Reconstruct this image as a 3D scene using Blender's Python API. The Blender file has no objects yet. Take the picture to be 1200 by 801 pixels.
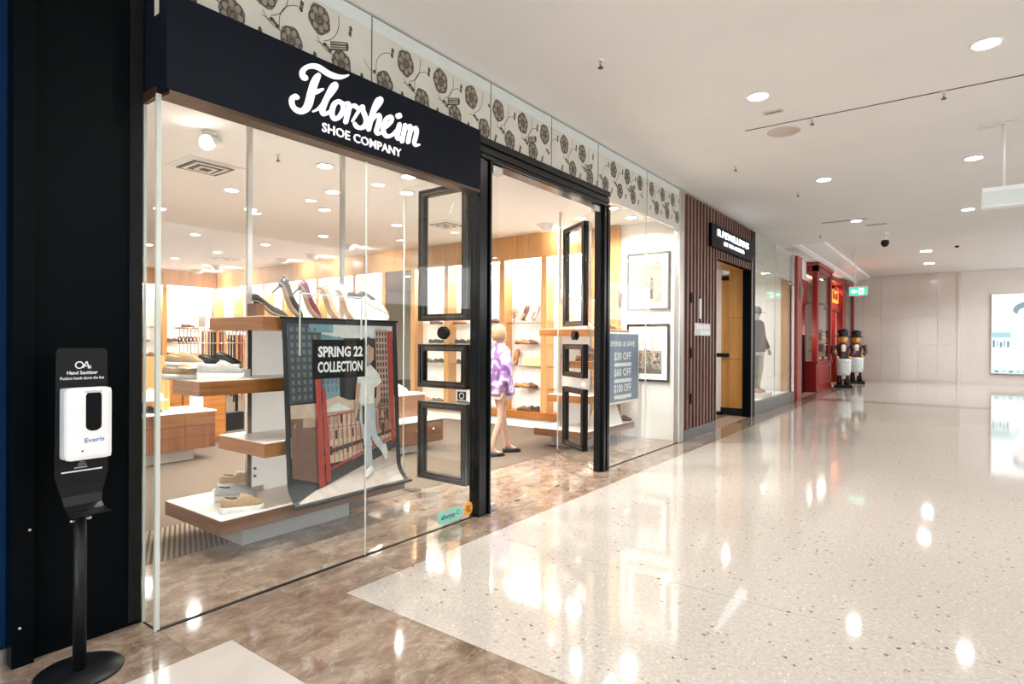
import bpy, bmesh, math, random
from mathutils import Vector, Matrix
random.seed(7)
SC = bpy.context.scene
COL = SC.collection
R = math.radians

# ------------------------------------------------------------------ camera, world, exposure
cam_d = bpy.data.cameras.new('camera'); cam_d.sensor_width = 36.0; cam_d.lens = 691.754 / 1200 * 36.0
cam_d.clip_start = 0.05; cam_d.clip_end = 200
cam = bpy.data.objects.new('camera', cam_d); COL.objects.link(cam)
yaw, pitch, roll = R(36.7678), R(-0.0930), R(0.2863)
Fv = Vector((-math.sin(yaw) * math.cos(pitch), math.cos(yaw) * math.cos(pitch), math.sin(pitch)))
Rv = Fv.cross(Vector((0, 0, 1))).normalized(); Uv = Rv.cross(Fv)
R2 = math.cos(roll) * Rv + math.sin(roll) * Uv; U2 = -math.sin(roll) * Rv + math.cos(roll) * Uv
mw = Matrix((R2, U2, -Fv)).transposed().to_4x4(); mw.translation = Vector((3.2784, 0, 1.5))
cam.matrix_world = mw
SC.camera = cam

world = bpy.data.worlds.new('mall_daylight'); SC.world = world; world.use_nodes = True
bgn = world.node_tree.nodes['Background']
bgn.inputs[0].default_value = (0.975, 0.99, 1.0, 1); bgn.inputs[1].default_value = 2.05

SC.view_settings.view_transform = 'Standard'; SC.view_settings.look = 'None'
SC.view_settings.gamma = 1.0; SC.view_settings.use_curve_mapping = False
SC.view_settings.exposure = 0.95
SC.cycles.transparent_max_bounces = 24
SC.cycles.max_bounces = 10
SC.cycles.diffuse_bounces = 4
SC.cycles.caustics_reflective = False; SC.cycles.caustics_refractive = False

MALL_W = 8.5      # watts of one mall downlight
SHOP_W = 21.0      # watts of one shop downlight
WARM = (1.0, 0.97, 0.925)
NEUT = (1.0, 0.995, 0.985)

# ------------------------------------------------------------------ materials
MATS = {}
def nodes_of(name):
    m = bpy.data.materials.new(name); m.use_nodes = True
    nt = m.node_tree; return m, nt, nt.nodes['Principled BSDF']
def N(nt, typ, **kw):
    n = nt.nodes.new(typ)
    for k, v in kw.items(): setattr(n, k, v)
    return n
def ramp(nt, stops, interp='LINEAR'):
    r = N(nt, 'ShaderNodeValToRGB'); r.color_ramp.interpolation = interp
    e = r.color_ramp.elements
    while len(e) < len(stops): e.new(0.5)
    for i, (p, c) in enumerate(stops):
        e[i].position = p; e[i].color = (*c, 1) if len(c) == 3 else c
    return r
def coords(nt, kind='Object', scale=(1, 1, 1), rot=(0, 0, 0)):
    mp = N(nt, 'ShaderNodeMapping')
    if kind == 'World':                                  # place on the surface, shifted piece by piece
        t = N(nt, 'ShaderNodeNewGeometry'); kind = 'Position'
    else: t = N(nt, 'ShaderNodeTexCoord')
    mp.inputs['Scale'].default_value = scale; mp.inputs['Rotation'].default_value = rot
    nt.links.new(t.outputs[kind], mp.inputs[0]); return mp.outputs[0]
def plain(name, col, rough=0.5, metal=0.0, var=0.06, scale=8.0, spec=0.5, coat=0.0, bump=0.0, emit=0.0):
    """base colour with a soft procedural mottle"""
    m, nt, b = nodes_of(name)
    n = N(nt, 'ShaderNodeTexNoise'); n.inputs['Scale'].default_value = scale; n.inputs['Detail'].default_value = 4
    nt.links.new(coords(nt), n.inputs['Vector'])
    lo = tuple(max(0, c * (1 - var)) for c in col); hi = tuple(min(1, c * (1 + var)) for c in col)
    r = ramp(nt, [(0.3, lo), (0.7, hi)]); nt.links.new(n.outputs['Fac'], r.inputs[0])
    nt.links.new(r.outputs[0], b.inputs['Base Color'])
    b.inputs['Roughness'].default_value = rough; b.inputs['Metallic'].default_value = metal
    b.inputs['Specular IOR Level'].default_value = spec
    if coat: b.inputs['Coat Weight'].default_value = coat; b.inputs['Coat Roughness'].default_value = 0.08
    if bump:
        bp = N(nt, 'ShaderNodeBump'); bp.inputs['Strength'].default_value = bump; bp.inputs['Distance'].default_value = 0.01
        nt.links.new(n.outputs['Fac'], bp.inputs['Height']); nt.links.new(bp.outputs[0], b.inputs['Normal'])
    if emit:
        b.inputs['Emission Color'].default_value = (*col, 1); b.inputs['Emission Strength'].default_value = emit
    MATS[name] = m; return m
def wood(name, c1, c2, sc=(2, 2, 30), rough=0.35, coat=0.2):
    m, nt, b = nodes_of(name)
    n = N(nt, 'ShaderNodeTexNoise'); n.inputs['Scale'].default_value = 1.0; n.inputs['Detail'].default_value = 6; n.inputs['Distortion'].default_value = 0.6
    nt.links.new(coords(nt, 'Object', sc), n.inputs['Vector'])
    r = ramp(nt, [(0.32, c1), (0.68, c2)]); nt.links.new(n.outputs['Fac'], r.inputs[0])
    nt.links.new(r.outputs[0], b.inputs['Base Color'])
    b.inputs['Roughness'].default_value = rough; b.inputs['Coat Weight'].default_value = coat; b.inputs['Coat Roughness'].default_value = 0.2
    MATS[name] = m; return m
def emis(name, col, s):
    m, nt, b = nodes_of(name)
    b.inputs['Base Color'].default_value = (0.05, 0.05, 0.05, 1)
    b.inputs['Emission Color'].default_value = (*col, 1); b.inputs['Emission Strength'].default_value = s
    MATS[name] = m; return m
def glass(name, tint=(0.97, 0.985, 0.975), f0=0.04, rough=0.0, gain=1.0):
    """clear architectural glass: transmits straight through, mirrors by Schlick's law"""
    m = bpy.data.materials.new(name); m.use_nodes = True; nt = m.node_tree; nt.nodes.clear()
    o = N(nt, 'ShaderNodeOutputMaterial'); mix = N(nt, 'ShaderNodeMixShader')
    tr = N(nt, 'ShaderNodeBsdfTransparent'); tr.inputs[0].default_value = (*tint, 1)
    gl = N(nt, 'ShaderNodeBsdfGlossy'); gl.inputs['Roughness'].default_value = rough
    g = N(nt, 'ShaderNodeNewGeometry'); d = N(nt, 'ShaderNodeVectorMath', operation='DOT_PRODUCT')
    nt.links.new(g.outputs['Normal'], d.inputs[0]); nt.links.new(g.outputs['Incoming'], d.inputs[1])
    ab = N(nt, 'ShaderNodeMath', operation='ABSOLUTE'); nt.links.new(d.outputs['Value'], ab.inputs[0])
    su = N(nt, 'ShaderNodeMath', operation='SUBTRACT'); su.inputs[0].default_value = 1; nt.links.new(ab.outputs[0], su.inputs[1])
    pw = N(nt, 'ShaderNodeMath', operation='POWER'); pw.inputs[1].default_value = 5; nt.links.new(su.outputs[0], pw.inputs[0])
    ma = N(nt, 'ShaderNodeMath', operation='MULTIPLY_ADD'); ma.inputs[1].default_value = (1 - f0) * gain; ma.inputs[2].default_value = f0 * gain
    nt.links.new(pw.outputs[0], ma.inputs[0])
    nt.links.new(ma.outputs[0], mix.inputs[0]); nt.links.new(tr.outputs[0], mix.inputs[1]); nt.links.new(gl.outputs[0], mix.inputs[2])
    nt.links.new(mix.outputs[0], o.inputs[0]); MATS[name] = m; return m

def terrazzo():
    m, nt, b = nodes_of('terrazzo')
    v = coords(nt, 'World')
    base = N(nt, 'ShaderNodeTexNoise'); base.inputs['Scale'].default_value = 45; base.inputs['Detail'].default_value = 3
    nt.links.new(v, base.inputs['Vector'])
    col = ramp(nt, [(0.35, (0.40, 0.36, 0.318)), (0.65, (0.475, 0.433, 0.388))]); nt.links.new(base.outputs['Fac'], col.inputs[0])
    cur = col.outputs[0]
    for sc, thr, keep, cols in ((21.0, 0.21, 0.74, [(0, (0.10, 0.085, 0.075)), (0.4, (0.30, 0.20, 0.14)), (0.7, (0.18, 0.165, 0.15)), (1, (0.42, 0.33, 0.25))]),
                                (60.0, 0.26, 0.60, [(0, (0.26, 0.21, 0.17)), (0.5, (0.45, 0.36, 0.28)), (1, (0.80, 0.76, 0.70))])):
        vo = N(nt, 'ShaderNodeTexVoronoi'); vo.inputs['Scale'].default_value = sc
        ds = N(nt, 'ShaderNodeTexNoise'); ds.inputs['Scale'].default_value = sc * 2.2
        nt.links.new(v, ds.inputs['Vector'])
        mv = N(nt, 'ShaderNodeVectorMath', operation='MULTIPLY_ADD'); mv.inputs[1].default_value = (0.6 / sc,) * 3
        nt.links.new(ds.outputs['Color'], mv.inputs[0]); nt.links.new(v, mv.inputs[2]); nt.links.new(mv.outputs[0], vo.inputs['Vector'])
        lt = N(nt, 'ShaderNodeMath', operation='LESS_THAN'); lt.inputs[1].default_value = thr; nt.links.new(vo.outputs['Distance'], lt.inputs[0])
        sp = N(nt, 'ShaderNodeSeparateColor'); nt.links.new(vo.outputs['Color'], sp.inputs[0])
        gt = N(nt, 'ShaderNodeMath', operation='GREATER_THAN'); gt.inputs[1].default_value = keep; nt.links.new(sp.outputs[0], gt.inputs[0])
        mu = N(nt, 'ShaderNodeMath', operation='MULTIPLY'); nt.links.new(lt.outputs[0], mu.inputs[0]); nt.links.new(gt.outputs[0], mu.inputs[1])
        cr = ramp(nt, cols); nt.links.new(sp.outputs[1], cr.inputs[0])
        mx = N(nt, 'ShaderNodeMix', data_type='RGBA'); nt.links.new(mu.outputs[0], mx.inputs[0])
        nt.links.new(cur, mx.inputs[6]); nt.links.new(cr.outputs[0], mx.inputs[7]); cur = mx.outputs[2]
    nt.links.new(cur, b.inputs['Base Color'])
    b.inputs['Roughness'].default_value = 0.06; b.inputs['Specular IOR Level'].default_value = 0.6
    MATS['terrazzo'] = m
def marble(name, stops, vein, rough=0.07):
    m, nt, b = nodes_of(name)
    v0 = coords(nt, 'World', (1.6, 1.0, 1.6), (0, 0, 0.5))
    oi = N(nt, 'ShaderNodeObjectInfo'); sh = N(nt, 'ShaderNodeVectorMath', operation='MULTIPLY_ADD')
    nt.links.new(oi.outputs['Random'], sh.inputs[0]); sh.inputs[1].default_value = (37, 23, 51); nt.links.new(v0, sh.inputs[2]); v = sh.outputs[0]
    n = N(nt, 'ShaderNodeTexNoise'); n.inputs['Scale'].default_value = 4.6; n.inputs['Detail'].default_value = 10; n.inputs['Roughness'].default_value = 0.74; n.inputs['Distortion'].default_value = 0.5
    nt.links.new(v, n.inputs['Vector']); c = ramp(nt, stops); nt.links.new(n.outputs['Fac'], c.inputs[0])
    n2 = N(nt, 'ShaderNodeTexNoise'); n2.inputs['Scale'].default_value = 2.1; n2.inputs['Detail'].default_value = 6; n2.inputs['Distortion'].default_value = 2.2
    nt.links.new(v, n2.inputs['Vector'])
    vr = ramp(nt, [(0.49, (0, 0, 0)), (0.5, (1, 1, 1)), (0.51, (0, 0, 0))]); nt.links.new(n2.outputs['Fac'], vr.inputs[0])
    mu = N(nt, 'ShaderNodeMath', operation='MULTIPLY'); mu.inputs[1].default_value = 0.30; nt.links.new(vr.outputs[0], mu.inputs[0])
    mx = N(nt, 'ShaderNodeMix', data_type='RGBA'); nt.links.new(mu.outputs[0], mx.inputs[0]); nt.links.new(c.outputs[0], mx.inputs[6])
    mx.inputs[7].default_value = (*vein, 1); nt.links.new(mx.outputs[2], b.inputs['Base Color'])
    b.inputs['Roughness'].default_value = rough; b.inputs['Specular IOR Level'].default_value = 0.6
    MATS[name] = m
def tiedye():
    m, nt, b = nodes_of('tie_dye')
    n = N(nt, 'ShaderNodeTexNoise'); n.inputs['Scale'].default_value = 7; n.inputs['Detail'].default_value = 5; n.inputs['Distortion'].default_value = 1.0
    nt.links.new(coords(nt), n.inputs['Vector'])
    r = ramp(nt, [(0.36, (0.12, 0.05, 0.19)), (0.47, (0.30, 0.15, 0.38)), (0.54, (0.48, 0.36, 0.55)), (0.62, (0.66, 0.59, 0.69)), (0.72, (0.28, 0.24, 0.42))])
    nt.links.new(n.outputs['Fac'], r.inputs[0]); nt.links.new(r.outputs[0], b.inputs['Base Color']); b.inputs['Roughness'].default_value = 0.85
    MATS['tie_dye'] = m
def stripes(name, c1, c2, period, rot, rough=0.95):
    m, nt, b = nodes_of(name)
    w = N(nt, 'ShaderNodeTexWave'); w.inputs['Scale'].default_value = 0.314 / period; w.inputs['Distortion'].default_value = 0.4; w.inputs['Detail Scale'].default_value = 8
    nt.links.new(coords(nt, 'Object', (1, 1, 1), (0, 0, rot)), w.inputs['Vector'])
    r = ramp(nt, [(0.3, c1), (0.7, c2)]); nt.links.new(w.outputs['Fac'], r.inputs[0]); nt.links.new(r.outputs[0], b.inputs['Base Color'])
    b.inputs['Roughness'].default_value = rough; b.inputs['Specular IOR Level'].default_value = 0.1; MATS[name] = m

terrazzo()
marble('brown_marble', [(0.30, (0.105, 0.066, 0.044)), (0.5, (0.24, 0.172, 0.127)), (0.70, (0.40, 0.318, 0.25))], (0.60, 0.52, 0.44))
marble('stone_tile', [(0.3, (0.57, 0.505, 0.455)), (0.7, (0.615, 0.55, 0.50))], (0.60, 0.54, 0.48), 0.12)
marble('stone_tile_pale', [(0.3, (0.60, 0.535, 0.485)), (0.7, (0.645, 0.58, 0.53))], (0.63, 0.57, 0.51), 0.12)
tiedye()
stripes('ribbed_carpet', (0.075, 0.056, 0.04), (0.24, 0.18, 0.13), 0.034, R(-66))
plain('dark_facade', (0.05, 0.045, 0.042), 0.5, var=0.2, scale=1.0)
plain('dark_facade', (0.05, 0.045, 0.042), 0.5, var=0.2, scale=1.0)
plain('carpet', (0.125, 0.093, 0.07), 0.95, var=0.12, scale=90, spec=0.1, bump=0.5)
plain('grout', (0.26, 0.18, 0.12), 0.8)
plain('plain_terrazzo', (0.50, 0.455, 0.42), 0.07, var=0.03, scale=120)
plain('ceiling_paint', (0.82, 0.812, 0.805), 0.9, var=0.015, scale=1.5, spec=0.2)
plain('shop_paint', (0.84, 0.825, 0.81), 0.85, var=0.015, spec=0.2)
plain('white_wall', (0.88, 0.855, 0.82), 0.7, var=0.02, spec=0.3)
plain('white_lam', (0.90, 0.87, 0.83), 0.35, var=0.02)
plain('matte_wall', (0.70, 0.64, 0.60), 0.6, var=0.02, scale=2)
plain('black_panel', (0.0013, 0.0025, 0.0034), 0.38, var=0.2, scale=1.5, spec=0.05)
plain('sign_navy', (0.0065, 0.0088, 0.0145), 0.5, var=0.08, spec=0.08)
plain('blue_panel', (0.002, 0.022, 0.075), 0.5, var=0.2, scale=1.2, spec=0.08)
plain('black_gloss', (0.004, 0.005, 0.006), 0.22, var=0.1, spec=0.3)
plain('frame_brown', (0.005, 0.004, 0.0035), 0.22, var=0.2, spec=0.5)
plain('black_matte', (0.007, 0.007, 0.008), 0.6, var=0.2, spec=0.2)
plain('ridge_highlight', (0.055, 0.040, 0.030), 0.2, var=0.2, spec=0.6)  # lighter brown paints the highlight along the middle ridge of the frames
plain('black_plastic', (0.007, 0.008, 0.009), 0.38, var=0.15, spec=0.25)
plain('white_plastic', (0.80, 0.81, 0.82), 0.3, var=0.02)
plain('grey_plastic', (0.50, 0.51, 0.52), 0.4, var=0.05)
plain('chrome', (0.72, 0.70, 0.67), 0.12, metal=1.0, var=0.02)
plain('steel', (0.55, 0.53, 0.50), 0.3, metal=1.0, var=0.05)
plain('emissive_panel', (0.86, 0.83, 0.79), 0.3, var=0.03, emit=0.22)  # white panel given a glow of its own to look brightly lit
plain('dark_steel', (0.16, 0.165, 0.17), 0.3, metal=0.6, var=0.08)
plain('bronze', (0.055, 0.028, 0.013), 0.3, metal=0.3, var=0.2)
plain('glass_edge', (0.62, 0.66, 0.60), 0.15, var=0.03)
plain('mirror', (0.55, 0.53, 0.50), 0.03, metal=1.0, var=0.01)
plain('paper_cream', (0.60, 0.59, 0.52), 0.45, var=0.05, scale=3, coat=0.5)
plain('frosted', (0.62, 0.68, 0.66), 0.3, var=0.02, coat=0.4)
plain('rose_mid', (0.155, 0.13, 0.10), 0.6, var=0.2, scale=60)
plain('rose_dark', (0.055, 0.045, 0.035), 0.6)
plain('rose_light', (0.27, 0.235, 0.185), 0.6)
wood('oak', (0.30, 0.10, 0.020), (0.42, 0.17, 0.040), (1.5, 1.5, 26))
wood('oak_up', (0.45, 0.22, 0.075), (0.60, 0.33, 0.13), (24, 24, 1.2))
wood('walnut', (0.13, 0.052, 0.022), (0.22, 0.095, 0.042), (1.5, 1.5, 26))
wood('walnut_up', (0.12, 0.045, 0.02), (0.20, 0.08, 0.035), (24, 24, 1.2))
wood('amber_wood', (0.42, 0.18, 0.035), (0.56, 0.27, 0.065), (14, 14, 1.0))
wood('slat_wood', (0.10, 0.045, 0.033), (0.20, 0.095, 0.068), (16, 16, 0.8))
plain('red_paint', (0.24, 0.009, 0.006), 0.35, var=0.1, spec=0.35)
plain('red_paint_light', (0.32, 0.035, 0.02), 0.4, var=0.12)
plain('orange_glow', (0.95, 0.30, 0.05), 0.5, emit=0.8)
emis('lamp_white', (1.0, 0.97, 0.92), 22.0)
emis('lamp_warm', (1.0, 0.90, 0.76), 22.0)
emis('added_bay_glow', (1.0, 0.96, 0.90), 24.0)  # glow for the strips added at the top of the shelf bays
emis('led_soft', (1.0, 0.96, 0.90), 2.6)
emis('sign_lit', (0.80, 0.90, 1.0), 2.2)
emis('letter_white', (1.0, 0.94, 0.92), 0.72)
emis('exit_green', (0.02, 0.55, 0.30), 0.9)
emis('exit_white', (0.9, 1.0, 0.95), 1.0)
emis('screen_white', (0.90, 0.985, 1.0), 0.86)
emis('screen_pale', (0.62, 0.84, 0.88), 0.72)
emis('screen_teal', (0.36, 0.60, 0.64), 0.62)
emis('screen_dark', (0.20, 0.32, 0.37), 0.55)
emis('screen_skin', (1.0, 0.88, 0.84), 0.78)
plain('brand_blue', (0.05, 0.16, 0.42), 0.4); plain('sticker_green', (0.28, 0.66, 0.55), 0.4, var=0.03); plain('sticker_orange', (0.85, 0.42, 0.05), 0.4, var=0.05)
plain('poster_blue', (0.20, 0.27, 0.38), 0.5, var=0.06, scale=3); plain('banner_black', (0.014, 0.016, 0.018), 0.4)
glass('glass', gain=0.75); glass('acrylic', (0.95, 0.95, 0.94), 0.05)

# ------------------------------------------------------------------ mesh builder
class B:
    def __init__(s): s.bm = bmesh.new()
    def box(s, x0, y0, z0, x1, y1, z1, m=0, bev=0.0):
        if x0 > x1: x0, x1 = x1, x0
        if y0 > y1: y0, y1 = y1, y0
        if z0 > z1: z0, z1 = z1, z0
        v = [s.bm.verts.new((x, y, z)) for z in (z0, z1) for y in (y0, y1) for x in (x0, x1)]
        fs = [s.bm.faces.new([v[i] for i in q]) for q in ((0, 2, 3, 1), (4, 5, 7, 6), (0, 1, 5, 4), (2, 6, 7, 3), (0, 4, 6, 2), (1, 3, 7, 5))]
        for f in fs: f.material_index = m
        if bev:
            es = list({e for f in fs for e in f.edges})
            r = bmesh.ops.bevel(s.bm, geom=es, offset=bev, segments=2, affect='EDGES', profile=0.6)
            for f in r['faces']: f.material_index = m
        return s
    def ring(s, c, u, w, r, n):
        return [s.bm.verts.new(c + r * (math.cos(2 * math.pi * i / n) * u + math.sin(2 * math.pi * i / n) * w)) for i in range(n)]
    def skin(s, a, b, m=0, smooth=True, closed=True):
        n = len(a)
        for i in range(n if closed else n - 1):
            f = s.bm.faces.new((a[i], a[(i + 1) % n], b[(i + 1) % n], b[i])); f.material_index = m; f.smooth = smooth
    def cap(s, a, m=0, flip=False):
        f = s.bm.faces.new(list(reversed(a)) if flip else a); f.material_index = m
    def cyl(s, p0, p1, r, m=0, n=14, r2=None):
        return s.tube([p0, p1], [r, r if r2 is None else r2], m, n)
    def tube(s, pts, r, m=0, n=8, closed=False):
        P = [Vector(p) for p in pts]; k = len(P); rs = r if isinstance(r, (list, tuple)) else [r] * k
        rings = []; prev = None
        for i, p in enumerate(P):
            if closed: t = P[(i + 1) % k] - P[i - 1]
            else: t = P[min(i + 1, k - 1)] - P[max(i - 1, 0)]
            t.normalize()
            if prev is None:
                prev = Vector((0, 0, 1)).cross(t)
                if prev.length < 0.05: prev = Vector((1, 0, 0)).cross(t)
            u = prev - prev.dot(t) * t; u.normalize(); w = t.cross(u); prev = u
            rings.append(s.ring(p, u, w, rs[i], n))
        for a, b in zip(rings, rings[1:]): s.skin(a, b, m)
        if closed: s.skin(rings[-1], rings[0], m)
        else: s.cap(rings[0], m, True); s.cap(rings[-1], m)
        return s
    def lathe(s, prof, c, m=0, n=20, sx=1, sy=1):
        rings = []
        for r, z in prof:
            rings.append([s.bm.verts.new((c[0] + sx * r * math.cos(2 * math.pi * i / n), c[1] + sy * r * math.sin(2 * math.pi * i / n), c[2] + z)) for i in range(n)])
        for a, b in zip(rings, rings[1:]): s.skin(a, b, m)
        s.cap(rings[0], m, True); s.cap(rings[-1], m); return s
    def loft(s, rings, m=0, caps=True, smooth=True):
        V = [[s.bm.verts.new(p) for p in r] for r in rings]
        for a, b in zip(V, V[1:]): s.skin(a, b, m, smooth)
        if caps: s.cap(V[0], m, True); s.cap(V[-1], m)
        return s
    def prism(s, pts, ax, a, b, m=0):
        def P(p, t): return (t, p[0], p[1]) if ax == 'x' else (p[0], t, p[1]) if ax == 'y' else (p[0], p[1], t)
        A = [s.bm.verts.new(P(p, a)) for p in pts]; Bv = [s.bm.verts.new(P(p, b)) for p in pts]
        s.skin(A, Bv, m, False); s.cap(A, m, True); s.cap(Bv, m); return s
    def poly(s, pts, m=0):
        f = s.bm.faces.new([s.bm.verts.new(p) for p in pts]); f.material_index = m; return s
    def mesh(s, name, mats, tri=False):
        bmesh.ops.recalc_face_normals(s.bm, faces=s.bm.faces[:])
        me = bpy.data.meshes.new(name); s.bm.to_mesh(me); s.bm.free()
        for k in mats: me.materials.append(MATS[k])
        return me
    def out(s, name, mats, parent=None, loc=None):
        if isinstance(mats, str): mats = [mats]
        if parent is None:
            if loc is None:
                c = [v.co for v in s.bm.verts]
                loc = ((min(p.x for p in c) + max(p.x for p in c)) / 2, (min(p.y for p in c) + max(p.y for p in c)) / 2, min(p.z for p in c))
            off = Vector(loc)
        else:
            off = Vector((0, 0, 0)); p = parent
            while p: off += p.location; p = p.parent
        for v in s.bm.verts: v.co -= off
        o = bpy.data.objects.new(name, s.mesh(name, mats)); COL.objects.link(o)
        if parent is None: o.location = off
        else: o.parent = parent
        return o
def tag(o, label, cat, group=None):
    if len(label.split()) > 16: print('LONG', label)
    o['label'] = label; o['category'] = cat
    if group: o['group'] = group
    return o
def thing(name, label, cat, loc, rot=0.0, group=None):
    o = bpy.data.objects.new(name, None); o.empty_display_size = 0.05; COL.objects.link(o)
    o.location = loc; o.rotation_euler = (0, 0, rot); return tag(o, label, cat, group)
def struct(o): o['kind'] = 'structure'; return o
def sempty(name, loc=(0, 0, 0)):
    o = bpy.data.objects.new(name, None); o.empty_display_size = 0.05; COL.objects.link(o); o.location = loc; return struct(o)
def stuff(o): o['kind'] = 'stuff'; return o
def add(name, me, parent, loc=(0, 0, 0), rot=(0, 0, 0)):
    o = bpy.data.objects.new(name, me); COL.objects.link(o); o.parent = parent; o.location = loc; o.rotation_euler = rot; return o
def lamp(parent, loc, watts, size, col, rot=(0, 0, 0), spread=150, kind='AREA', shape='DISK', size_y=None):
    l = bpy.data.lights.new('lamp', kind); l.energy = watts; l.color = col
    l.shape = shape; l.size = size; l.spread = R(spread)
    if size_y: l.size_y = size_y
    o = bpy.data.objects.new('lamp', l); COL.objects.link(o); o.location = loc; o.rotation_euler = rot
    o.parent = parent; return o
def text(name, s, parent, mat, org, u, v, width, height, thick=0.004, bold=0.0):
    """lettering as real thin geometry: org = lower-left corner, u/v = reading and up directions"""
    cu = bpy.data.curves.new(name, 'FONT'); cu.body = s; cu.size = 1.0; cu.offset = bold; cu.resolution_u = 2
    cu.extrude = 0.5
    o = bpy.data.objects.new(name, cu); COL.objects.link(o)
    me = bpy.data.meshes.new_from_object(o.evaluated_get(bpy.context.evaluated_depsgraph_get()))
    bpy.data.objects.remove(o); bpy.data.curves.remove(cu)
    xs = [p.co.x for p in me.vertices]; ys = [p.co.y for p in me.vertices]
    x0, x1, y0, y1 = min(xs), max(xs), min(ys), max(ys)
    u = Vector(u).normalized(); v = Vector(v).normalized(); n = u.cross(v)
    off = Vector((0, 0, 0)); p = parent
    while p: off += p.location; p = p.parent
    for p in me.vertices:
        a = (p.co.x - x0) / (x1 - x0) * width; b = (p.co.y - y0) / (y1 - y0) * height; c = (p.co.z + 0.5) * thick
        p.co = Vector(org) + a * u + b * v + c * n - off
    me.name = name; me.materials.clear(); me.materials.append(MATS[mat])
    o = bpy.data.objects.new(name, me); COL.objects.link(o); o.parent = parent; return o
ORD = ['first', 'second', 'third', 'fourth', 'fifth', 'sixth', 'seventh', 'eighth', 'ninth', 'tenth', 'eleventh', 'twelfth', 'thirteenth', 'fourteenth', 'fifteenth', 'sixteenth']

# ================================================================== SETTING
CEIL, CEIL2, SHOPC = 3.78, 4.20, 3.35
floor = struct(B().box(-14.2, -6, -0.10, 9.0, 28.4, -0.004).out('floor', 'grout', loc=(0, 0, 0)))
def slab(name, x0, y0, x1, y1, mat, g=0.0015, z=0.0):
    return B().box(x0 + g, y0 + g, z - 0.0038, x1 - g, y1 - g, z).out(name, mat, floor)
for (y0, y1) in ((-6, -2.2), (-2.2, 1.53)):
    slab('terrazzo_slab', 0.395, y0, 4.6, y1, 'plain_terrazzo'); slab('terrazzo_slab', 4.6, y0, 9.0, y1, 'plain_terrazzo')
ys = [2.22, 3.557, 7.0, 10.4, 13.8, 17.05]
for y0, y1 in zip(ys, ys[1:]):
    slab('terrazzo_slab', 0.395, y0, 4.6, y1, 'terrazzo', 0.003 if y0 < 3 else 0.0006); slab('terrazzo_slab', 4.6, y0, 9.0, y1, 'terrazzo', 0.0006)
slab('terrazzo_slab', 0.395, 17.75, 4.6, 28.07, 'terrazzo', 0.0006); slab('terrazzo_slab', 4.6, 17.75, 9.0, 28.07, 'terrazzo', 0.0006)
for k in range(8):                                     # two cross bands of brown marble
    x0 = 0.395 + k * 1.0755
    slab('marble_tile', x0, 1.53, x0 + 1.0755, 2.22, 'brown_marble', 0.0006)
    slab('marble_tile', x0, 17.05, x0 + 1.0755, 17.75, 'brown_marble', 0.0006)
for k in range(34):                                    # strip along the shop fronts
    y0 = -1.9 + k * 0.65
    slab('marble_tile', 0.0 if y0 > 1.2 else -0.35, y0, 0.395, y0 + 0.65, 'brown_marble', 0.0008)
slab('marble_tile', 0.0, 20.2, 0.395, 28.07, 'brown_marble', 0.0008)
for i in range(2):                                     # marble threshold inside the shop window
    for k in range(12):
        y0 = 1.335 + k * 0.606
        slab('marble_tile', -1.0 + i * 0.5, y0, -0.5 + i * 0.5, y0 + 0.606, 'brown_marble', 0.0008)
slab('carpet', -13.6, 0.85, -1.75, 8.62, 'carpet', 0, 0.002)
slab('carpet', -1.75, 3.4, -1.0, 8.62, 'carpet', 0, 0.002)
slab('ribbed_carpet', -1.75, 0.85, -1.0, 3.4, 'ribbed_carpet', 0, 0.0025)
slab('carpet', -4.0, 9.0, -0.42, 16.4, 'carpet', 0, 0.002)

ceil = B().box(-0.12, -6, CEIL, 9, 15.0, CEIL + 0.1); ceil.box(-0.12, 14.98, CEIL + 0.1, 9, 15.08, CEIL2 + 0.1)
ceil = struct(ceil.out('ceiling', 'ceiling_paint', loc=(0, 0, CEIL)))
B().box(-2.5, 15.02, CEIL2, 9, 28.3, CEIL2 + 0.1).out('upper_ceiling', 'ceiling_paint', ceil)
b = B(); b.prism([(-2.5, 3.93), (0.06, 3.93), (0.14, 3.98), (0.14, 4.02), (0.55, 4.12), (0.55, CEIL2), (-2.5, CEIL2)], 'y', 15.0, 28.07); b.out('bulkhead', 'ceiling_paint', ceil)
B().box(1.47, 6.6, CEIL - 0.004, 9.0, 6.616, CEIL + 0.002).out('slot_track', 'rose_dark', ceil)
B().box(-14, 0.8, SHOPC, -0.07, 8.7, SHOPC + 0.08).out('shop_ceiling', 'shop_paint', ceil)
B().box(-4.2, 8.9, SHOPC, -0.07, 16.5, SHOPC + 0.08).out('neighbour_ceiling', 'shop_paint', ceil)

# -- end wall of the mall
wb = struct(B().box(-2.5, 28.07, 0, 9, 28.3, CEIL2).out('wall_back', 'matte_wall', loc=(3, 28.07, 0)))
for i in range(6):
    for (z0, z1) in ((0.05, 1.42), (1.42, 2.52), (2.52, 4.2)):
        x0 = -0.29 + i * 0.6167
        B().box(x0 + 0.003, 28.03, z0 + 0.003, x0 + 0.6137, 28.08, z1 - 0.003).out('stone_panel', 'stone_tile' if (i * 2 + int(z0)) % 3 else 'stone_tile_pale', wb)
B().box(-0.29, 28.045, 0, 9, 28.07, 0.05).out('skirting', 'stone_tile', wb)
B().box(3.41, 28.0, 0, 3.50, 28.08, CEIL2).out('edge_strip', 'stone_tile_pale', wb)

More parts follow.
